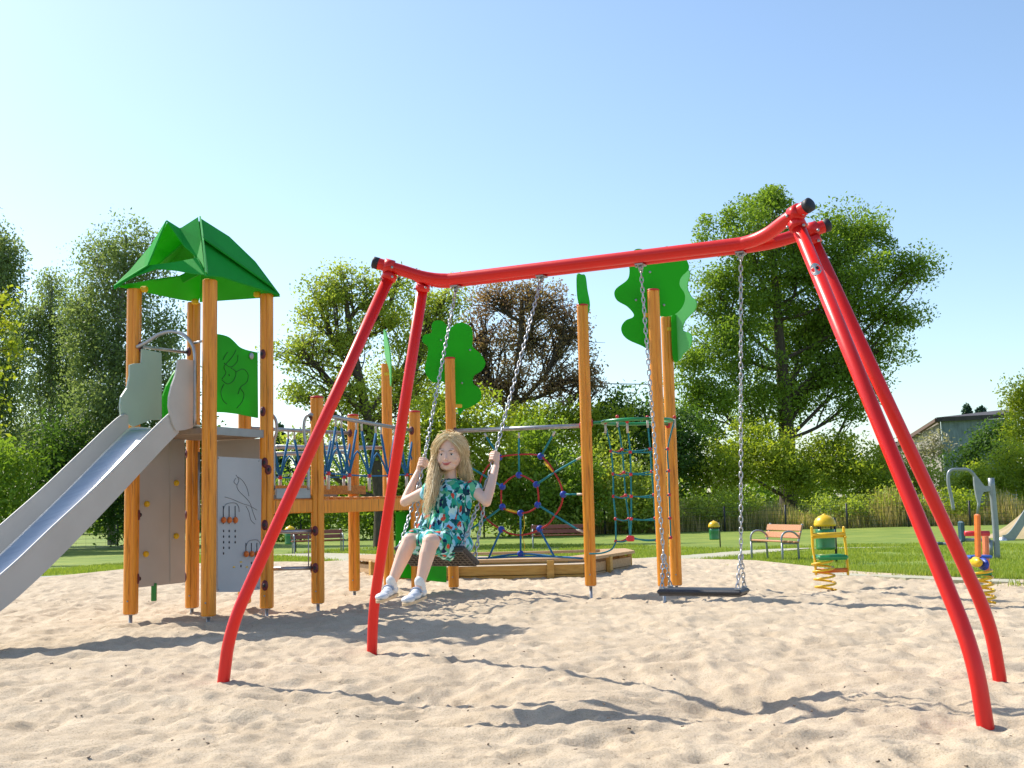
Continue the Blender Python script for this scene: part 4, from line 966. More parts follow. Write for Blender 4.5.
# ------------------------------------------------------------------ trees and bushes
def leafmat(name, cols, tr=.5):
    cols = [tuple(min(1, q * 1.5) for q in c) for c in cols]
    return mat(name, cols[1], .55, island=cols, trans=tr, spec=.3, var=cols[2], vscale=.35)
LG = leafmat('leaf_mid_green', [(.065, .115, .014), (.105, .17, .022), (.16, .235, .035)])
LB = leafmat('leaf_birch', [(.075, .12, .05), (.115, .165, .07), (.17, .21, .10)])
LY = leafmat('leaf_yellow_green', [(.095, .15, .014), (.16, .22, .022), (.25, .28, .035)])
LD = leafmat('leaf_dark_green', [(.022, .055, .013), (.040, .085, .018), (.065, .12, .025)])
LBR = leafmat('leaf_brown', [(.15, .080, .055), (.22, .125, .085), (.20, .17, .07)], .35)
LO = leafmat('leaf_olive', [(.12, .17, .03), (.18, .24, .04), (.26, .29, .06)])
LYE = leafmat('leaf_yellow', [(.17, .20, .02), (.24, .25, .03), (.12, .18, .02)])
LCO = leafmat('leaf_conifer', [(.02, .05, .03), (.03, .07, .045), (.045, .09, .05)], .15)
LPW = leafmat('pale_blossom', [(.14, .16, .09), (.26, .24, .20), (.09, .12, .05)], .3)
def leaves(name, C, sig, per, size, M, parent, droop=0, asp=.55):
    """leaf quads spread round cluster points C"""
    k = len(C) * per; ci = np.repeat(np.arange(len(C)), per); sg = sig * rng.uniform(.55, 1.35, len(C))[ci]
    off = rng.normal(size=(k, 3)); off *= (1.65 * rng.random(k) ** .42 / np.linalg.norm(off, axis=1))[:, None]; off *= sg[:, None] * np.array([1, 1, .72])
    if droop: off[:, 2] -= np.abs(rng.normal(size=k)) * droop
    P = C[ci] + off
    n_ = rng.normal(size=(k, 3)) + np.array([-.25, .2, .75]); n_ /= np.linalg.norm(n_, axis=1)[:, None]
    t = rng.normal(size=(k, 3)); 
    if droop: t[:, 2] -= 1.2
    t -= n_ * (t * n_).sum(1)[:, None]; t /= np.linalg.norm(t, axis=1)[:, None]; b = np.cross(n_, t)
    s = size * rng.uniform(.6, 1.35, k)[:, None]
    V = np.stack([P - t * s * .5, P + b * s * asp * .5 + t * s * .05, P + t * s * .5, P - b * s * asp * .5 + t * s * .05], 1)
    return fastmesh(name, V.reshape(-1, 3), np.arange(4 * k).reshape(k, 4), M, parent)
def tree(name, label, cat, base, lobes, M, n, size, trunk=None, tr=.3, bark=None, cl=70, sig=None, droop=0, group=None, depth=.75, bare=0, asp=.55, shell=2.0, limb=1.0):
    """lobes: (px, py, rx, ry, Y) ellipses of the crown; trunk: pixel points from the foot upwards (x, y, Y)"""
    bark = bark or BARK
    root = empty(name, base); tag(root, label, cat, group)
    areas = np.array([l[2] * l[3] for l in lobes], float); areas /= areas.sum()
    allC = []
    mb = MB()
    if trunk is None: trunk = [(None, base)]
    TP = spline([at(*q) if len(q) == 3 and q[2] > 5 else np.array(q) for q in trunk], 6) if len(trunk) > 1 else None
    if TP is not None:
        mb.tube(TP, np.linspace(tr, tr * .28, len(TP)), 9, bark)
    for li, (px_, py_, rx, ry, Y) in enumerate(lobes):
        rx, ry = rx * 1.12, ry * 1.18
        c = at(px_, py_, Y); s_ = Y / FPX; A = np.array([rx * s_, rx * s_ * depth, ry * s_])
        kc = max(4, int(n * areas[li] / cl)); u = rng.normal(size=(kc, 3)); u /= np.linalg.norm(u, axis=1)[:, None]; r_ = rng.random(kc) ** (1 / shell)
        C = c + u * r_[:, None] * A * .96; allC.append(C)
        if TP is not None:
            j = np.argmin(np.linalg.norm(TP - (c - np.array([0, 0, A[2] * .6 + .65 * np.hypot(*(c - TP[len(TP) // 2])[:2])])), axis=1)); j = min(j, len(TP) - 4); j = int(np.clip(j + rng.integers(-4, 5), 2, len(TP) - 3)); p0 = TP[j]; r0 = min(tr * (1 - .72 * j / len(TP)) * .5, .16 * tr + .04) * limb
            mid = (p0 + c) / 2 + np.array([0, 0, -.06 * np.linalg.norm(c - p0)]) + rng.normal(size=3) * .15; L1 = spline([p0, mid, c], 5)
            mb.tube(L1, np.linspace(r0, r0 * .5, len(L1)), 6, bark)
            for q in C[: (10 if not bare else bare)]:
                j2 = rng.integers(4, len(L1)); a = L1[j2]; m2 = (a + q) / 2 + rng.normal(size=3) * .08 * np.linalg.norm(q - a)
                mb.tube(spline([a, m2, q], 4), np.linspace(r0 * .38, r0 * .08, 9), 4, bark)
                if bare:
                    for _ in range(2):
                        e = q + rng.normal(size=3) * A * .22; mb.tube([m2, (m2 + e) / 2 + rng.normal(size=3) * .1, e], np.array([r0 * .22, r0 * .14, r0 * .06]), 4, bark)
    if mb.v: mb.build('trunk', bark, root)
    C = np.vstack(allC); sg = (sig or size * 2.6) * 1.25
    leaves('crown', C, sg, cl, size, M, root, droop, asp)
    return root

# big tree on the right
tree('deciduous_tree', 'tallest broad green tree, behind the right end of the red swing beam', 'tree', at(786, 520, 72),
     [(775, 215, 30, 36, 72), (735, 235, 42, 28, 71), (800, 250, 40, 38, 73), (862, 235, 38, 32, 73), (905, 270, 30, 22, 72), (850, 285, 42, 36, 71), (755, 290, 50, 40, 72), (715, 290, 28, 32, 71),
      (890, 315, 34, 22, 72), (880, 350, 30, 22, 73), (800, 330, 50, 36, 74), (730, 345, 44, 36, 71), (700, 385, 34, 34, 70), (760, 395, 40, 36, 72), (840, 370, 34, 26, 72), (850, 410, 18, 16, 72), (865, 390, 20, 18, 73), (700, 420, 34, 22, 70), (926, 262, 13, 12, 72), (822, 275, 34, 34, 73), (828, 318, 32, 34, 73), (815, 365, 34, 30, 73), (800, 400, 28, 20, 73)],
     LG, 125000, .21, trunk=[(789, 520, 72), (787, 440, 72), (783, 380, 72), (778, 320, 72), (772, 240, 72)], tr=.62, sig=.60, cl=210, limb=1.0)
# birches on the left
def birch(label, base, lobes, n, trunk, tr=.22):
    return tree('birch_tree', label, 'tree', base, lobes, LB, n, .17, trunk=trunk, tr=tr, bark=BIRCHB, sig=.42, droop=.75, cl=110, group='birches at the left edge of the lawn', asp=.5)
birch('tall airy birch right behind the wooden tower and slide', at(112, 540, 56), [(128, 240, 24, 26, 56), (95, 250, 20, 22, 57), (150, 262, 20, 26, 56), (115, 285, 40, 36, 56), (165, 320, 20, 30, 55), (85, 310, 24, 36, 57), (130, 350, 44, 40, 56), (175, 372, 18, 22, 55), (100, 400, 44, 40, 55), (165, 400, 24, 30, 56), (95, 345, 30, 30, 56)], 46000, [(112, 545, 56), (110, 450, 56), (113, 380, 56), (122, 300, 56), (126, 235, 56)])
birch('lower birch with a thin drooping top between the left edge and the tall birch', at(48, 540, 60), [(52, 285, 14, 26, 60), (38, 310, 22, 30, 60), (62, 330, 26, 40, 60), (40, 375, 34, 40, 60), (75, 420, 34, 40, 58), (30, 440, 34, 40, 60), (20, 330, 20, 34, 60), (75, 375, 24, 40, 60)], 34000, [(50, 545, 60), (52, 450, 60), (50, 360, 60), (52, 290, 60)])
birch('dark birch cut off by the left edge of the picture', at(-20, 540, 52), [(-8, 240, 26, 30, 52), (8, 260, 14, 34, 52), (-20, 300, 38, 50, 52), (0, 370, 26, 40, 52), (-10, 430, 36, 50, 52)], 30000, [(-18, 545, 52), (-20, 450, 52), (-15, 360, 52), (-8, 245, 52)])
tree('yellowing_tree', 'small tree with yellowing leaves poking in at the left edge', 'tree', at(-40, 560, 34), [(5, 300, 12, 9, 34), (-5, 318, 22, 18, 34), (14, 348, 12, 9, 34), (-8, 365, 24, 16, 34), (-30, 335, 30, 50, 34), (-30, 420, 30, 40, 34)], LYE, 2000, .17, trunk=[(-42, 575, 34), (-40, 470, 34), (-32, 330, 34)], tr=.14, sig=.26, cl=30)
# undergrowth beneath the birches
UG = 'bushes under the birches'
tree('shrub', 'dense dark shrub under the birches at the far left', 'shrub', at(-5, 552, 46), [(0, 480, 42, 50, 46), (-30, 520, 40, 34, 46)], LG, 9000, .18, cl=50, group=UG)
tree('shrub', 'dark leafy shrub below the slide, left of the wooden tower', 'shrub', at(60, 552, 54), [(50, 490, 34, 42, 54), (78, 470, 34, 40, 54), (60, 455, 40, 34, 54)], LD, 11000, .20, cl=50, group=UG)
tree('shrub', 'shrub in deep shade seen between the slide and the climbing wall', 'shrub', at(130, 552, 55), [(120, 500, 38, 40, 55), (150, 470, 34, 40, 55), (185, 500, 34, 48, 55), (200, 450, 26, 40, 56)], LD, 14000, .20, cl=50, group=UG)
for i, (x, y1_, w_) in enumerate(((70, 553, .16), (84, 552, .10), (118, 553, .13), (127, 553, .16))):
    pass
# middle trees
tree('deciduous_tree', 'airy bright green tree behind the left legs of the red swing', 'tree', gt(379, 551), 
     [(345, 290, 26, 24, 45), (318, 302, 26, 24, 45), (372, 300, 22, 24, 45), (400, 275, 16, 14, 46), (300, 350, 28, 20, 44), (340, 345, 36, 30, 45), (395, 320, 30, 34, 46), (430, 330, 28, 40, 47), (445, 300, 22, 18, 47), (305, 395, 26, 16, 44), (350, 395, 36, 26, 45), (405, 385, 40, 34, 46), (300, 440, 20, 14, 44), (352, 440, 34, 24, 45)],
     LO, 34000, .14, trunk=[(380, 552, 45), (380, 500, 45), (372, 440, 45), (362, 390, 45), (350, 330, 45), (345, 290, 45)], tr=.30, sig=.36, cl=110, limb=1.5, bare=14)
tree('deciduous_tree', 'brown leaved tree with bare showing branches behind the swinging girl', 'tree', at(516, 530, 66),
     [(500, 300, 34, 20, 66), (540, 300, 30, 22, 66), (572, 330, 24, 24, 66), (480, 335, 26, 26, 66), (530, 340, 40, 28, 67), (590, 372, 16, 20, 66), (475, 375, 20, 24, 66), (560, 380, 30, 24, 66), (505, 385, 34, 24, 66)],
     LBR, 22000, .17, trunk=[(517, 530, 66), (514, 460, 66), (512, 410, 66), (520, 350, 66), (522, 300, 66)], tr=.42, sig=.40, cl=45, limb=1.6, bare=40)
HG = 'bushes and small trees beyond the lawn'
for (lab, lobes, M, n, sz) in (
    ('low dark hedge bush seen through the rope bridge', [(300, 500, 46, 30, 60), (345, 490, 36, 34, 60), (285, 520, 40, 24, 59)], LG, 10000, .22),
    ('dense bush directly behind the end of the rope bridge', [(400, 470, 40, 50, 58), (370, 510, 36, 30, 58), (420, 510, 36, 40, 57)], LG, 14000, .22),
    ('bright yellow green small tree right behind the girl', [(470, 430, 36, 34, 58), (440, 440, 30, 40, 58), (490, 470, 36, 44, 58), (455, 490, 36, 40, 57), (430, 400, 24, 26, 59)], LY, 18000, .21),
    ('deep green bush behind the rope web', [(540, 455, 44, 34, 60), (520, 500, 44, 40, 58), (570, 490, 40, 40, 58)], LG, 17000, .22),
    ('dark bush under the brown leaved tree', [(560, 425, 36, 24, 63), (600, 430, 34, 28, 63), (530, 430, 30, 20, 63)], LY, 10000, .21),
    ('greyish green willow bush behind the rope cage', [(610, 480, 40, 38, 60), (560, 515, 40, 24, 58), (640, 500, 34, 30, 58)], LO, 14000, .20),
    ('dark leafy tree between the rope cage and the tallest tree', [(640, 425, 44, 30, 66), (610, 410, 22, 16, 66), (680, 450, 40, 40, 65), (650, 465, 40, 30, 64), (600, 445, 30, 26, 66)], LD, 17000, .24),
    ('bright shrub row under the tallest tree, above the bench', [(740, 455, 36, 30, 66), (775, 460, 40, 28, 65), (720, 475, 34, 24, 64), (752, 432, 18, 14, 66)], LY, 14000, .20),
    ('yellow green shrub above the yellow spring rider', [(820, 462, 36, 24, 66), (855, 470, 34, 24, 65), (845, 445, 16, 12, 66), (800, 480, 30, 20, 64)], LY, 12000, .20),
    ('mixed olive shrub left of the old house', [(890, 478, 32, 20, 68), (925, 484, 28, 18, 67), (885, 462, 18, 14, 68), (870, 490, 34, 16, 66)], LO, 11000, .20),
    ('slim bright shrub in front of the old house', [(977, 470, 9, 11, 72), (962, 482, 18, 14, 70), (985, 483, 22, 16, 70)], LY, 5000, .18),
    ('dark shrub climbing over the old house wall', [(990, 442, 17, 18, 78), (1004, 428, 13, 14, 78), (970, 455, 14, 13, 78), (953, 460, 8, 9, 78), (1010, 460, 22, 24, 76)], LD, 7800, .22),
    ('low weedy clump at the fence left of the bench', [(700, 512, 30, 12, 60), (735, 506, 24, 14, 60)], LO, 3000, .16),
    ('low weedy clump at the fence right of the yellow spring rider', [(862, 510, 30, 11, 60), (900, 503, 26, 14, 60.5), (830, 508, 20, 10, 60)], LO, 4200, .16),
    ('low weedy clump at the fence behind the exercise machine', [(960, 505, 24, 14, 60), (925, 510, 20, 10, 60)], LY, 3000, .16),
    ('bright bush at the right edge above the mound', [(1015, 470, 24, 24, 66), (1040, 480, 30, 30, 66), (1000, 488, 20, 14, 66)], LY, 7000, .20),
    ('pale rambling shrub on the gable of the old house', [(928, 452, 8, 9, 80), (935, 441, 5, 7, 80), (924, 461, 9, 7, 80)], LPW, 900, .28)):
    tree('shrub', lab, 'shrub', np.array([at(lobes[0][0], 520, lobes[0][4])[0], lobes[0][4], -.8]), lobes, M, n, sz, cl=80, group=HG, sig=sz * 2.2)
tree('deciduous_tree', 'fresh green tree cut off by the right edge above the house', 'tree', at(1035, 520, 70), [(1022, 395, 16, 22, 70), (1035, 420, 24, 34, 70), (1018, 435, 16, 22, 70), (1045, 400, 24, 30, 70)], LY, 9000, .20, trunk=[(1040, 520, 70), (1036, 450, 70), (1030, 390, 70)], tr=.2, cl=45)
# far wood closing the horizon
k = 1500; C = np.stack([rng.uniform(-70, 80, k), rng.uniform(96, 104, k), rng.uniform(-.6, 1, k)], 1); C[:, 2] = -.6 + rng.random(k) * (3.0 + 1.6 * vnoise(C[:, 0] * .12, C[:, 1] * 0, 91))
fw = leaves('distant_wood', C, 1.1, 26, .55, LG, None); tag(fw, 'far band of green wood closing the horizon behind the bushes', 'wood', kind='stuff')
def conifer(label, px_, top, bot, w_, Y):
    root = empty('conifer_tree', at(px_, 520, Y)); tag(root, label, 'tree', 'small far conifers')
    mb = MB(); mb.tube([at(px_, 520, Y), at(px_, top, Y)], [.3, .04], 6); mb.build('trunk', BARK, root)
    k = 260; t = rng.random(k) ** .7; a = rng.random(k) * 6.28; r_ = t * w_ * Y / FPX * rng.uniform(.3, 1, k)
    C = np.array([at(px_, top + (bot - top) * q, Y) for q in t]) + np.stack([np.cos(a) * r_, np.sin(a) * r_, -r_ * .2], 1)
    leaves('crown', C, .22, 12, .30, LCO, root)
conifer('small far conifer left, seen above the rope bridge', 280.5, 425, 480, 11, 84)
conifer('small far conifer right, seen above the rope bridge', 302, 430, 480, 10, 86)
for (x, y, h) in ((967, 403, 15), (981, 405, 12)):
    conifer('thin dark sapling tip standing above the shed roof, %s of the two' % ('left' if x == 967 else 'right'), x, y + 3, y + h * 2, 2.6, 90)
# ------------------------------------------------------------------ the girl
SKIN = mat('skin', (.78, .49, .36), .5, var=(.82, .54, .42), vscale=9, bump=.0003, bscale=200, spec=.35)
SKIN.node_tree.nodes['Principled BSDF'].inputs['Subsurface Weight'].default_value = .12
SKIN.node_tree.nodes['Principled BSDF'].inputs['Subsurface Radius'].default_value = (.02, .008, .004)
HAIR = mat('blond_hair', (.74, .55, .29), .5, island=[(.58, .39, .18), (.84, .63, .33), (.95, .80, .52)], spec=.6)
SOCK = mat('white_sock', (.78, .77, .75), .9, var=(.70, .69, .67), vscale=60, bump=.001, bscale=300)
SHOE = mat('silver_white_shoe', (.66, .68, .72), .4, var=(.55, .57, .62), vscale=30)
SOLE = mat('cream_sole', (.66, .50, .32), .6, var=(.56, .42, .26), vscale=40)
STRAP = mat('grey_strap', (.32, .36, .46), .5, var=(.26, .3, .38), vscale=60)
def dress_mat():
    M = bpy.data.materials.new('printed_dress'); M.use_nodes = True; n = M.node_tree.nodes; l = M.node_tree.links
    p = n['Principled BSDF']; p.inputs['Roughness'].default_value = .8; p.inputs['Specular IOR Level'].default_value = .2
    tc = n.new('ShaderNodeTexCoord'); nz = n.new('ShaderNodeTexNoise'); nz.inputs['Scale'].default_value = 26; nz.inputs['Detail'].default_value = 2
    l.new(tc.outputs['Object'], nz.inputs['Vector'])
    ad = n.new('ShaderNodeVectorMath'); ad.operation = 'MULTIPLY_ADD'; ad.inputs[1].default_value = (.045, .045, .045); 
    l.new(nz.outputs['Color'], ad.inputs[0]); l.new(tc.outputs['Object'], ad.inputs[2])
    def layer(scale, stretch, cols, rnd=1):
        mp = n.new('ShaderNodeMapping'); mp.inputs['Scale'].default_value = stretch; mp.inputs['Rotation'].default_value = (.3, .5, .4)
        l.new(ad.outputs[0], mp.inputs[0]); v = n.new('ShaderNodeTexVoronoi'); v.inputs['Scale'].default_value = scale; l.new(mp.outputs[0], v.inputs['Vector'])
        s = n.new('ShaderNodeSeparateColor'); l.new(v.outputs['Color'], s.inputs[0]); r = n.new('ShaderNodeValToRGB'); r.color_ramp.interpolation = 'CONSTANT'
        e = r.color_ramp.elements; e[0].color = (*cols[0][1], 1); e[0].position = 0; e[1].position = cols[1][0]; e[1].color = (*cols[1][1], 1)
        for a, c in cols[2:]: q = e.new(a); q.color = (*c, 1)
        l.new(s.outputs[0], r.inputs[0]); return r, v
    r1, v1 = layer(46, (1, 1, .55), [(0, (.01, .14, .12)), (.16, (.03, .36, .22)), (.32, (.04, .42, .42)), (.46, (.36, .66, .78)), (.64, (.01, .07, .10)), (.74, (.14, .46, .24)), (.86, (.58, .78, .74))])
    r2, v2 = layer(23, (1, 1, .8), [(0, (.62, .07, .04)), (.5, (.012, .018, .07))])
    # small spots of red flowers and navy birds
    m1 = n.new('ShaderNodeMath'); m1.operation = 'LESS_THAN'; m1.inputs[1].default_value = .30; l.new(v2.outputs['Distance'], m1.inputs[0])
    mx = n.new('ShaderNodeMixRGB'); l.new(m1.outputs[0], mx.inputs[0]); l.new(r1.outputs[0], mx.inputs[1]); l.new(r2.outputs[0], mx.inputs[2])
    l.new(mx.outputs[0], p.inputs['Base Color']); return M
DRESS = dress_mat()

def caps(mb, P, rads, step=.22, n=10):
    P = [np.array(q, float) for q in P]
    for i in range(len(P) - 1):
        L = np.linalg.norm(P[i + 1] - P[i]); k = max(1, int(L / (step * min(rads[i], rads[i + 1]) + 1e-6)))
        for j in range(k + (1 if i == len(P) - 2 else 0)):
            t = j / k; mb.ball(P[i] * (1 - t) + P[i + 1] * t, rads[i] * (1 - t) + rads[i + 1] * t, n)
def remesh(mb, name, M, parent, voxel, smooth=2, origin=None, post_=None):
    o = mb.build(name, M, parent)
    md = o.modifiers.new('r', 'REMESH'); md.mode = 'VOXEL'; md.voxel_size = voxel; md.use_smooth_shade = True
    if smooth: ms = o.modifiers.new('s', 'SMOOTH'); ms.iterations = smooth; ms.factor = .6
    dg = bpy.context.evaluated_depsgraph_get(); ev = o.evaluated_get(dg)
    me = bpy.data.meshes.new_from_object(ev); old = o.data; o.modifiers.clear(); o.data = me; bpy.data.meshes.remove(old)
    me.materials.clear(); me.materials.append(M)
    if post_:
        co = np.zeros(len(me.vertices) * 3, np.float32); me.vertices.foreach_get('co', co); no = np.zeros_like(co); me.vertices.foreach_get('normal', no)
        co = post_(co.reshape(-1, 3), no.reshape(-1, 3)); me.vertices.foreach_set('co', co.astype(np.float32).ravel()); me.update()
    me.polygons.foreach_set('use_smooth', np.ones(len(me.polygons), bool))
    return o
def P3(px, py, Y): return at(px, py, Y)

girl_mb = MB(); B = girl_mb
pel = P3(439, 537, 6.11); waist = P3(443, 517, 6.14); chest = P3(449, 499, 6.17); neckb = P3(450.5, 480.5, 6.18)
HC = P3(449.2, 453.5, 6.17)
hf = np.array([-.17, -.98, .04]); hf /= np.linalg.norm(hf); hr = np.cross([0, 0, 1], hf) * -1; hr = hr if hr[0] > 0 else -hr; hr /= np.linalg.norm(hr); hu = np.cross(hr, hf); hu = hu if hu[2] > 0 else -hu
HR3 = np.array([hr, hf, hu])
def H(a, b, c): return HC + hr * a + hf * b + hu * c
# torso
caps(B, [pel, waist, chest], [.085, .075, .08]); caps(B, [chest, neckb], [.07, .04])
for q in (-1, 1): B.ball(pel + SD * q * .05, (.075, .075, .07), 12)
caps(B, [neckb - np.array([0, 0, .01]), H(0, -.02, -.07)], [.036, .033])
# head
B.ball(H(0, -.018, .018), (.070, .084, .083), 20, rot=HR3)
B.ball(H(0, .012, -.024), (.0665, .064, .068), 18, rot=HR3)
B.ball(H(0, .032, -.070), (.047, .038, .027), 14, rot=HR3)
B.ball(H(0, .055, -.083), (.021, .014, .012), 12, rot=HR3)
for q in (-1, 1):
    B.ball(H(q * .031, .046, -.042), (.024, .022, .021), 12, rot=HR3)
    B.ball(H(q * .066, -.012, -.022), (.008, .015, .022), 10, rot=HR3)
    B.ball(H(q * .008, .077, -.040), (.006, .007, .005), 8, rot=HR3)
    B.ball(H(q * .027, .060, .012), (.020, .010, .008), 10, rot=HR3)
caps(B, [H(0, .068, -.004), H(0, .083, -.037)], [.006, .0095], n=8)
B.ball(H(0, .067, -.060), (.024, .010, .010), 12, rot=HR3)
# legs (image left = her right)
hipR, hipL = P3(428, 541, 6.15), P3(451, 544, 6.06)
kR, kL = P3(409.5, 541.5, 5.90), P3(430.5, 542, 5.80)
aR, aL = P3(391.5, 583, 5.83), P3(420, 584, 5.73)
for h_, k_, a_ in ((hipR, kR, aR), (hipL, kL, aL)):
    caps(B, [h_, h_ * .5 + k_ * .5, k_], [.062, .055, .043], .18, 12)
    ax = (a_ - k_); bk = -UF * .012
    caps(B, [k_, k_ + ax * .28 + bk * -.2, k_ + ax * .7, a_, a_ + ax * .05], [.041, .041, .031, .0235, .024], .18, 12)
    B.ball(k_ + UF * .006, (.036, .036, .036), 12)
# arms
shR, shL = P3(431, 489, 6.22), P3(472.5, 488, 6.12)
elR, elL = P3(404.5, 502, 6.28), P3(486.5, 502, 6.02)
def chain_pt(tp, i, y):
    e = SEAT + SD * (-1, 1)[i] * (SW2 / 2 - .026); T = tp[i]
    lo_, hi_ = 0., 1.
    for _ in range(40):
        t = (lo_ + hi_) / 2; q = e + (T - e) * t; d_ = q - _O; yy = 384 - FPX * (d_ @ _U) / (d_ @ _F)
        if yy > y: lo_ = t
        else: hi_ = t
    return q, (T - e) / np.linalg.norm(T - e)
gR, axR = chain_pt(tops2, 0, 464); gL, axL = chain_pt(tops2, 1, 458)
caps(B, [chest + np.array([0, 0, .03]), shR], [.06, .036]); caps(B, [chest + np.array([0, 0, .03]), shL], [.06, .036])
for sh, el, g_, axc, out in ((shR, elR, gR, axR, -1), (shL, elL, gL, axL, 1)):
    o_ = SD * out; f_ = np.cross(axc, o_); f_ = f_ / np.linalg.norm(f_)
    if f_[1] > 0: f_ = -f_
    o_ = np.cross(f_, axc) * (1 if np.cross(f_, axc) @ o_ > 0 else -1)
    wrist = g_ + o_ * .024 - axc * .045 - f_ * .004
    caps(B, [sh, (sh + el) / 2, el], [.034, .030, .026], .2, 12)
    caps(B, [el, el * .65 + wrist * .35, wrist], [.026, .027, .018], .2, 12)
    # palm
    prot = np.array([o_, f_, axc])
    B.ball(g_ + o_ * .022 - axc * .006, (.012, .020, .032), 12, rot=prot); caps(B, [wrist, g_ + o_ * .022 - axc * .02], [.017, .016], .2, 10)
    for k_ in range(4):
        z_ = .026 - k_ * .0155; L_f = (1.0, 1.08, 1.03, .86)[k_]; rr = (.0070, .0073, .0070, .0062)[k_]
        pts = []
        for ang, rad_ in ((5, .026), (60, .0255), (118, .0225), (118 + 50 * L_f, .0215), (118 + 85 * L_f, .0215)):
            a_ = R(ang); pts.append(g_ + (o_ * math.cos(a_) + f_ * math.sin(a_)) * rad_ + axc * z_)
        caps(B, pts, [rr * 1.12, rr * 1.08, rr, rr * .93, rr * .85], .35, 8)
    pts = [g_ + o_ * .020 - f_ * .012 - axc * .018, g_ + o_ * .004 - f_ * .026 - axc * .006, g_ - o_ * .016 - f_ * .020 + axc * .008, g_ - o_ * .026 - f_ * .002 + axc * .014, g_ - o_ * .022 + f_ * .014 + axc * .016]
    caps(B, pts, [.0105, .0095, .0085, .0078, .0068], .35, 8)
# feet inside the shoes
foot = []
for a_, toe, heel in ((aR, P3(380, 596.5, 5.71), P3(393, 591, 5.84)), (aL, P3(406, 599.5, 5.58), P3(421.5, 593.5, 5.74))):
    caps(B, [a_, heel * .7 + a_ * .3, heel * .35 + toe * .65], [.023, .022, .018], .3, 8); foot.append((a_, toe, heel))
girl = remesh(girl_mb, 'person', SKIN, None, .0034, 3)
girl['label'] = 'smiling blond girl in a teal tropical print dress sitting on the moving swing'; girl['category'] = 'person'
# shoes and socks
for a_, toe, heel in foot:
    d_ = toe - heel; L = np.linalg.norm(d_); d_ /= L; up = (a_ - heel); up -= d_ * (up @ d_); up /= np.linalg.norm(up); s_ = np.cross(d_, up); rot = np.array([d_, s_, up])
    mb = MB(); caps(mb, [a_ + (a_ - heel) * .30, a_, heel + up * .012], [.0268, .0275, .026], .2, 12); remesh(mb, 'sock', SOCK, girl, .004, 2)
    mb = MB(); 
    mb.ball(heel + d_ * .000 + up * .006, (.034, .028, .026), 12, rot=rot); mb.ball(heel + d_ * L * .45 + up * .002, (.055, .031, .024), 12, rot=rot); mb.ball(heel + d_ * L * .86 - up * .004, (.040, .035, .020), 12, rot=rot); mb.ball(heel + d_ * L * .30 + up * .014, (.04, .028, .022), 12, rot=rot)
    sh_ = remesh(mb, 'shoe', SHOE, girl, .004, 2)
    out = []
    for k_ in range(26):
        a2 = 2 * math.pi * k_ / 26; ca, sa = math.cos(a2), math.sin(a2); w_ = .030 + .006 * (ca > 0) * ca
        out.append(heel + d_ * (L * .46 + ca * (L * .5 + .036)) + s_ * sa * w_ - up * .021)
    mb = MB(); mb.plate(out, .014, nrm=up); so_ = mb.build('sole', SOLE, sh_)
    mb = MB(); arc = [heel + d_ * L * .34 + s_ * math.cos(t) * .030 + up * (.012 + math.sin(t) * .026) for t in np.linspace(0, math.pi, 12)]
    mb.tube(arc, .0055, 6); mb.build('strap', STRAP, sh_)
# dress
mb = MB()
def disc(c, w_, d_, h_, ax=SD): 
    fr2 = np.cross([0, 0, 1], ax); mb.ball(c, (w_, d_, h_), 18, rot=[ax, fr2, [0, 0, 1]])
TORSO = [(neckb + np.array([0, 0, -.012]), .075, .062, .024), (P3(450.5, 487, 6.18), .128, .082, .032), (P3(449.5, 494, 6.17), .134, .096, .04), (P3(448, 505, 6.16), .136, .102, .05), (P3(446, 515, 6.15), .138, .096, .05), (P3(443.5, 525, 6.13), .150, .108, .05), (P3(441, 534, 6.11), .160, .118, .045)]
for i in range(len(TORSO) - 1):
    for t in np.linspace(0, 1, 6): disc(*[TORSO[i][q] * (1 - t) + TORSO[i + 1][q] * t for q in range(4)])
caps(mb, [hipR, hipR * .25 + kR * .75, hipR * .12 + kR * .88], [.080, .064, .054], .2, 14); caps(mb, [hipL, hipL * .30 + kL * .70, hipL * .16 + kL * .84], [.082, .066, .056], .2, 14)
for t in np.linspace(0, .84, 8):
    a = hipR * (1 - t) + kR * t; b = hipL * (1 - t) + kL * t
    for q in np.linspace(0, 1, 5): mb.ball(a * (1 - q) + b * q + np.array([0, 0, .012]), (.05, .05, .040), 10)
mb.ball(hipL + SD * .045 - UF * .01, (.07, .10, .055), 12); mb.ball(hipR - SD * .035 - UF * .01, (.06, .10, .055), 12)
for sh, sg in ((shR, -1), (shL, 1)):
    mb.ball(sh + SD * sg * .004 + np.array([0, 0, -.002]), (.050, .054, .046), 14); mb.ball(sh + SD * sg * .018 + np.array([0, 0, -.026]), (.046, .054, .032), 14)
def folds(co, no):
    ang = np.arctan2(co[:, 0] - pel[0], -(co[:, 1] - pel[1] - .1)); z = co[:, 2]
    wgt = np.clip((neckb[2] - z) / .12, 0.15, 1)
    a = vnoise(ang * 9, z * 7, 51) - .5; b = vnoise(ang * 20 + 5, z * 13, 52) - .5; c = vnoise(co[:, 0] * 24 + z * 10, co[:, 1] * 24 - z * 9, 53) - .5
    return co + no * ((a * .026 + b * .012 + c * .012) * wgt)[:, None]
dress = remesh(mb, 'dress', DRESS, girl, .0055, 3, post_=folds)
# frill at the neckline
mb = MB(); ring = [neckb + hr * .043 * math.cos(t) + hf * .038 * math.sin(t) + np.array([0, 0, .0 + .004 * math.sin(9 * t)]) for t in np.linspace(0, 2 * math.pi, 40)[:-1]]
mb.tube(ring, .0075, 6, closed=True); mb.build('collar', DRESS, dress)
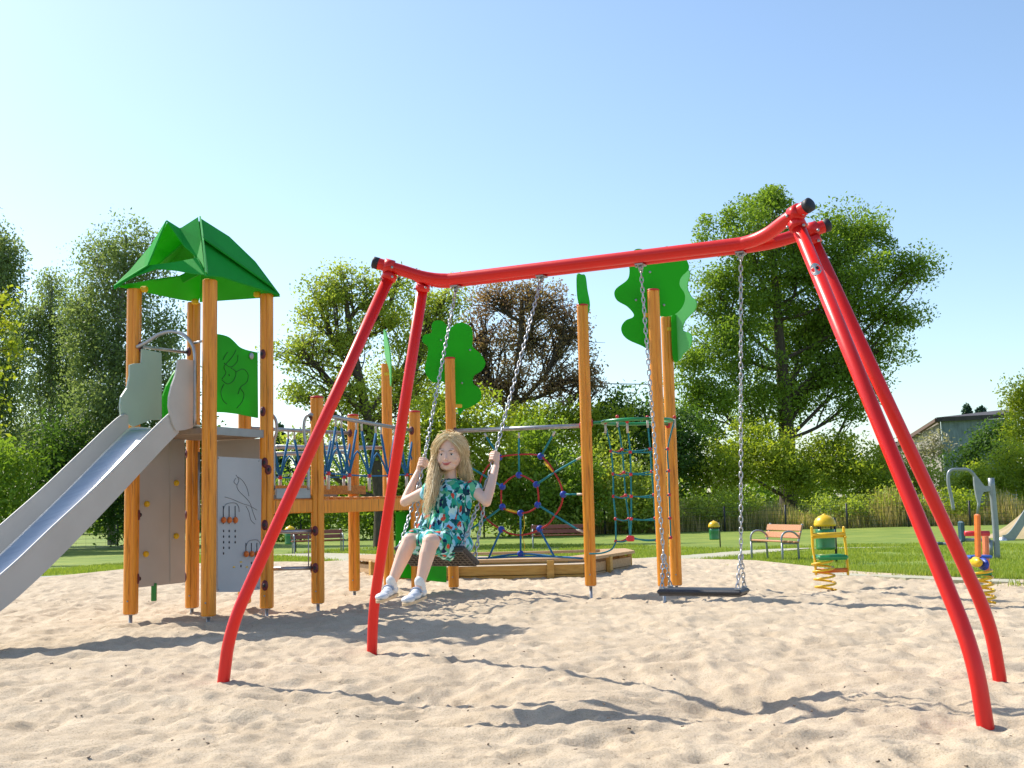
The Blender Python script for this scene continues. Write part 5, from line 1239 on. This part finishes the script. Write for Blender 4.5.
# face details
EYW = mat('eye_white', (.72, .70, .68), .25); IRIS = mat('blue_grey_iris', (.03, .035, .045), .2); LASH = mat('brown_brow', (.17, .10, .055), .8); LIP = mat('pink_lip', (.60, .13, .12), .45, var=(.54, .11, .10), vscale=60); TEETH = mat('tooth_white', (.75, .72, .66), .3)
DZ = -.012
for q in (-1, 1):
    mb = MB(); mb.ball(H(q * .027, .0600, DZ), (.0125, .0080, .0056), 12, rot=HR3); e_ = mb.build('eye', EYW, girl)
    mb = MB(); mb.ball(H(q * .0262, .0655, DZ), (.0066, .0040, .0058), 10, rot=HR3); mb.build('iris', IRIS, e_)
    mb = MB(); mb.tube([H(q * .0150, .0640, DZ + .001), H(q * .021, .0685, DZ + .0050), H(q * .029, .0675, DZ + .0055), H(q * .0385, .0605, DZ + .0015)], [.0008, .0019, .0021, .0010], 6); mb.tube([H(q * .016, .0640, DZ - .001), H(q * .027, .0668, DZ - .0042), H(q * .037, .0610, DZ - .001)], .0008, 5); mb.build('eyelash', LASH, e_)
    mb = MB(); mb.tube([H(q * .012, .0700, DZ + .0190), H(q * .022, .0712, DZ + .0225), H(q * .034, .0660, DZ + .0215), H(q * .042, .0575, DZ + .017)], [.0010, .0016, .0014, .0008], 6); mb.build('eyebrow', LASH, girl)
ML = -.005
mb = MB(); mb.tube(spline([H(-.029, .0600, ML - .0440), H(-.015, .0745, ML - .0525), H(0, .0778, ML - .0555), H(.015, .0745, ML - .0525), H(.029, .0600, ML - .0440)], 4), [*np.linspace(.0012, .0030, 9)[:8], .0036, *np.linspace(.0036, .0012, 8)], 7)
mb.tube(spline([H(-.024, .0630, ML - .0490), H(-.012, .0750, ML - .0595), H(0, .0772, ML - .0622), H(.012, .0750, ML - .0595), H(.024, .0630, ML - .0490)], 4), [*np.linspace(.001, .0036, 9)[:8], .0036, *np.linspace(.0036, .001, 8)], 7); mb.build('lips', LIP, girl)
# hair
mb = MB(); mb.ball(H(0, -.030, .020), (.073, .082, .083), 22, rot=HR3); mb.ball(H(0, -.050, -.02), (.066, .062, .07), 16, rot=HR3); 
hair = remesh(mb, 'hair', HAIR, girl, .005, 2)
SR = np.array([.0775, .0885, .0895]); SCN = H(0, -.026, .023)
r2 = np.random.default_rng(11)
cols_ = [(chest + np.array([0, 0, -.01]), .105), (P3(449, 489, 6.18), .085), (P3(438, 491, 6.2), .062), (P3(463, 490, 6.14), .062), (waist, .125), (shR, .050), (shL, .050)]
PATHL = np.array([H(-.070, .0, -.03), H(-.074, .01, -.08), P3(434, 484, 6.09), P3(430, 502, 6.04), P3(425, 524, 6.0)])
PATHR = np.array([H(.070, -.035, -.03), H(.072, -.04, -.08), P3(465, 484, 6.20), P3(468, 500, 6.26)])
def strand(root_l, side, L, sway):
    sway2 = r2.normal()
    p = SCN + HR3.T @ (root_l * SR) ; pts = [p.copy()]; n_ = int(L / .020)
    lay = 1.02 + r2.random() * .12
    for i in range(n_):
        l_ = HR3 @ (p - SCN) / SR; rn = np.linalg.norm(l_)
        g_ = np.array([0, 0, -1.])
        if rn < 1.35 and l_[2] > -.12:
            sidev = hr * (side * 1.0) + np.array([0, 0, -.55]) + hf * (-.25 if side > 0 else .02)
            nrm_ = HR3.T @ (l_ / SR); nrm_ /= np.linalg.norm(nrm_); d_ = sidev * .8 + g_ * .6; d_ -= nrm_ * (d_ @ nrm_)
        else:
            T_ = PATHL if side < 0 else PATHR
            zz = p[2] - .07; tx = np.interp(-zz, -T_[:, 2], T_[:, 0]); ty = np.interp(-zz, -T_[:, 2], T_[:, 1])
            tg = np.array([tx, ty, zz]) + (hr * sway * .075 + hf * sway2 * .03); d_ = tg - p
            d_[2] = min(d_[2], -.02)
        d_ /= np.linalg.norm(d_) + 1e-9; p = p + d_ * .020 + r2.normal(size=3) * .0012
        l_ = HR3 @ (p - SCN) / SR; rn = np.linalg.norm(l_)
        if rn < lay: p = SCN + HR3.T @ (l_ / rn * lay * SR)
        for c_, r_ in cols_:
            v = p - c_; q = np.linalg.norm(v)
            if q < r_ + .008: p = c_ + v / q * (r_ + .008 + .012 * r2.random())
        pts.append(p.copy())
    P_ = np.array(pts); s_ = np.arange(len(P_)) * .020; am = r2.uniform(.002, .008); ph = r2.uniform(0, 6.28); fr_ = r2.uniform(28, 46)
    wv = am * np.sin(s_ * fr_ + ph) * np.clip(s_ / .12, 0, 1)
    return P_ + wv[:, None] * hr + (am * .6 * np.cos(s_ * fr_ * .9 + ph) * np.clip(s_ / .12, 0, 1))[:, None] * hf
mb = MB(); cnt = 0
while cnt < 3400:
    v = r2.normal(size=3); v /= np.linalg.norm(v)
    if v[2] < -.35: continue
    if v[1] > .25 and v[2] < .42 and abs(v[0]) < .93: continue      # leave the face free
    if v[1] > .60 and v[2] < .58: continue
    side = (-1 if v[0] < .02 + .10 * r2.normal() else 1) if v[1] > -.35 else (-1 if r2.random() < .62 - .5 * v[0] else 1)
    L = (r2.uniform(.20, .34) if r2.random() < .66 else r2.uniform(.34, .47)) if side < 0 else r2.uniform(.15, .235)
    if side < 0 and v[1] < .1 and r2.random() < .35: cnt += 1; continue
    P = strand(v, side, L, r2.normal() * .22); k_ = len(P)
    mb.tube(P, np.linspace(.0019, .0006, k_) * r2.uniform(.6, 1.3), 3, cap=False); cnt += 1
# loose flyaway hair on the crown and the bun at the right
for _ in range(120):
    v = r2.normal(size=3); v /= np.linalg.norm(v)
    if v[2] < .2 or (v[1] > .45 and v[2] < .7): continue
    a = SCN + HR3.T @ (v * SR); t_ = r2.normal(size=3); t_ -= v * (t_ @ v); t_ /= np.linalg.norm(t_); nv = HR3.T @ v
    mb.tube([a, a + nv * .012 + HR3.T @ t_ * .02, a + nv * .016 + HR3.T @ t_ * .045, a + nv * .008 + HR3.T @ t_ * .065], [.0016, .0014, .0011, .0007], 4, cap=False)
BN = H(.070, -.045, .020)
for _ in range(110):
    a0 = r2.uniform(0, 6.28); u_ = r2.normal(size=3); u_ /= np.linalg.norm(u_); w_ = np.cross(u_, [.3, .5, .8]); w_ /= np.linalg.norm(w_); rb = r2.uniform(.016, .032)
    P = [BN + (u_ * math.cos(a0 + t) + w_ * math.sin(a0 + t)) * rb * (1 + .15 * math.sin(3 * t)) for t in np.linspace(0, r2.uniform(1.5, 3.5), 8)]
    mb.tube(P, .0014, 4, cap=False)
hs_ = mb.build('hair_strands', HAIR, hair)
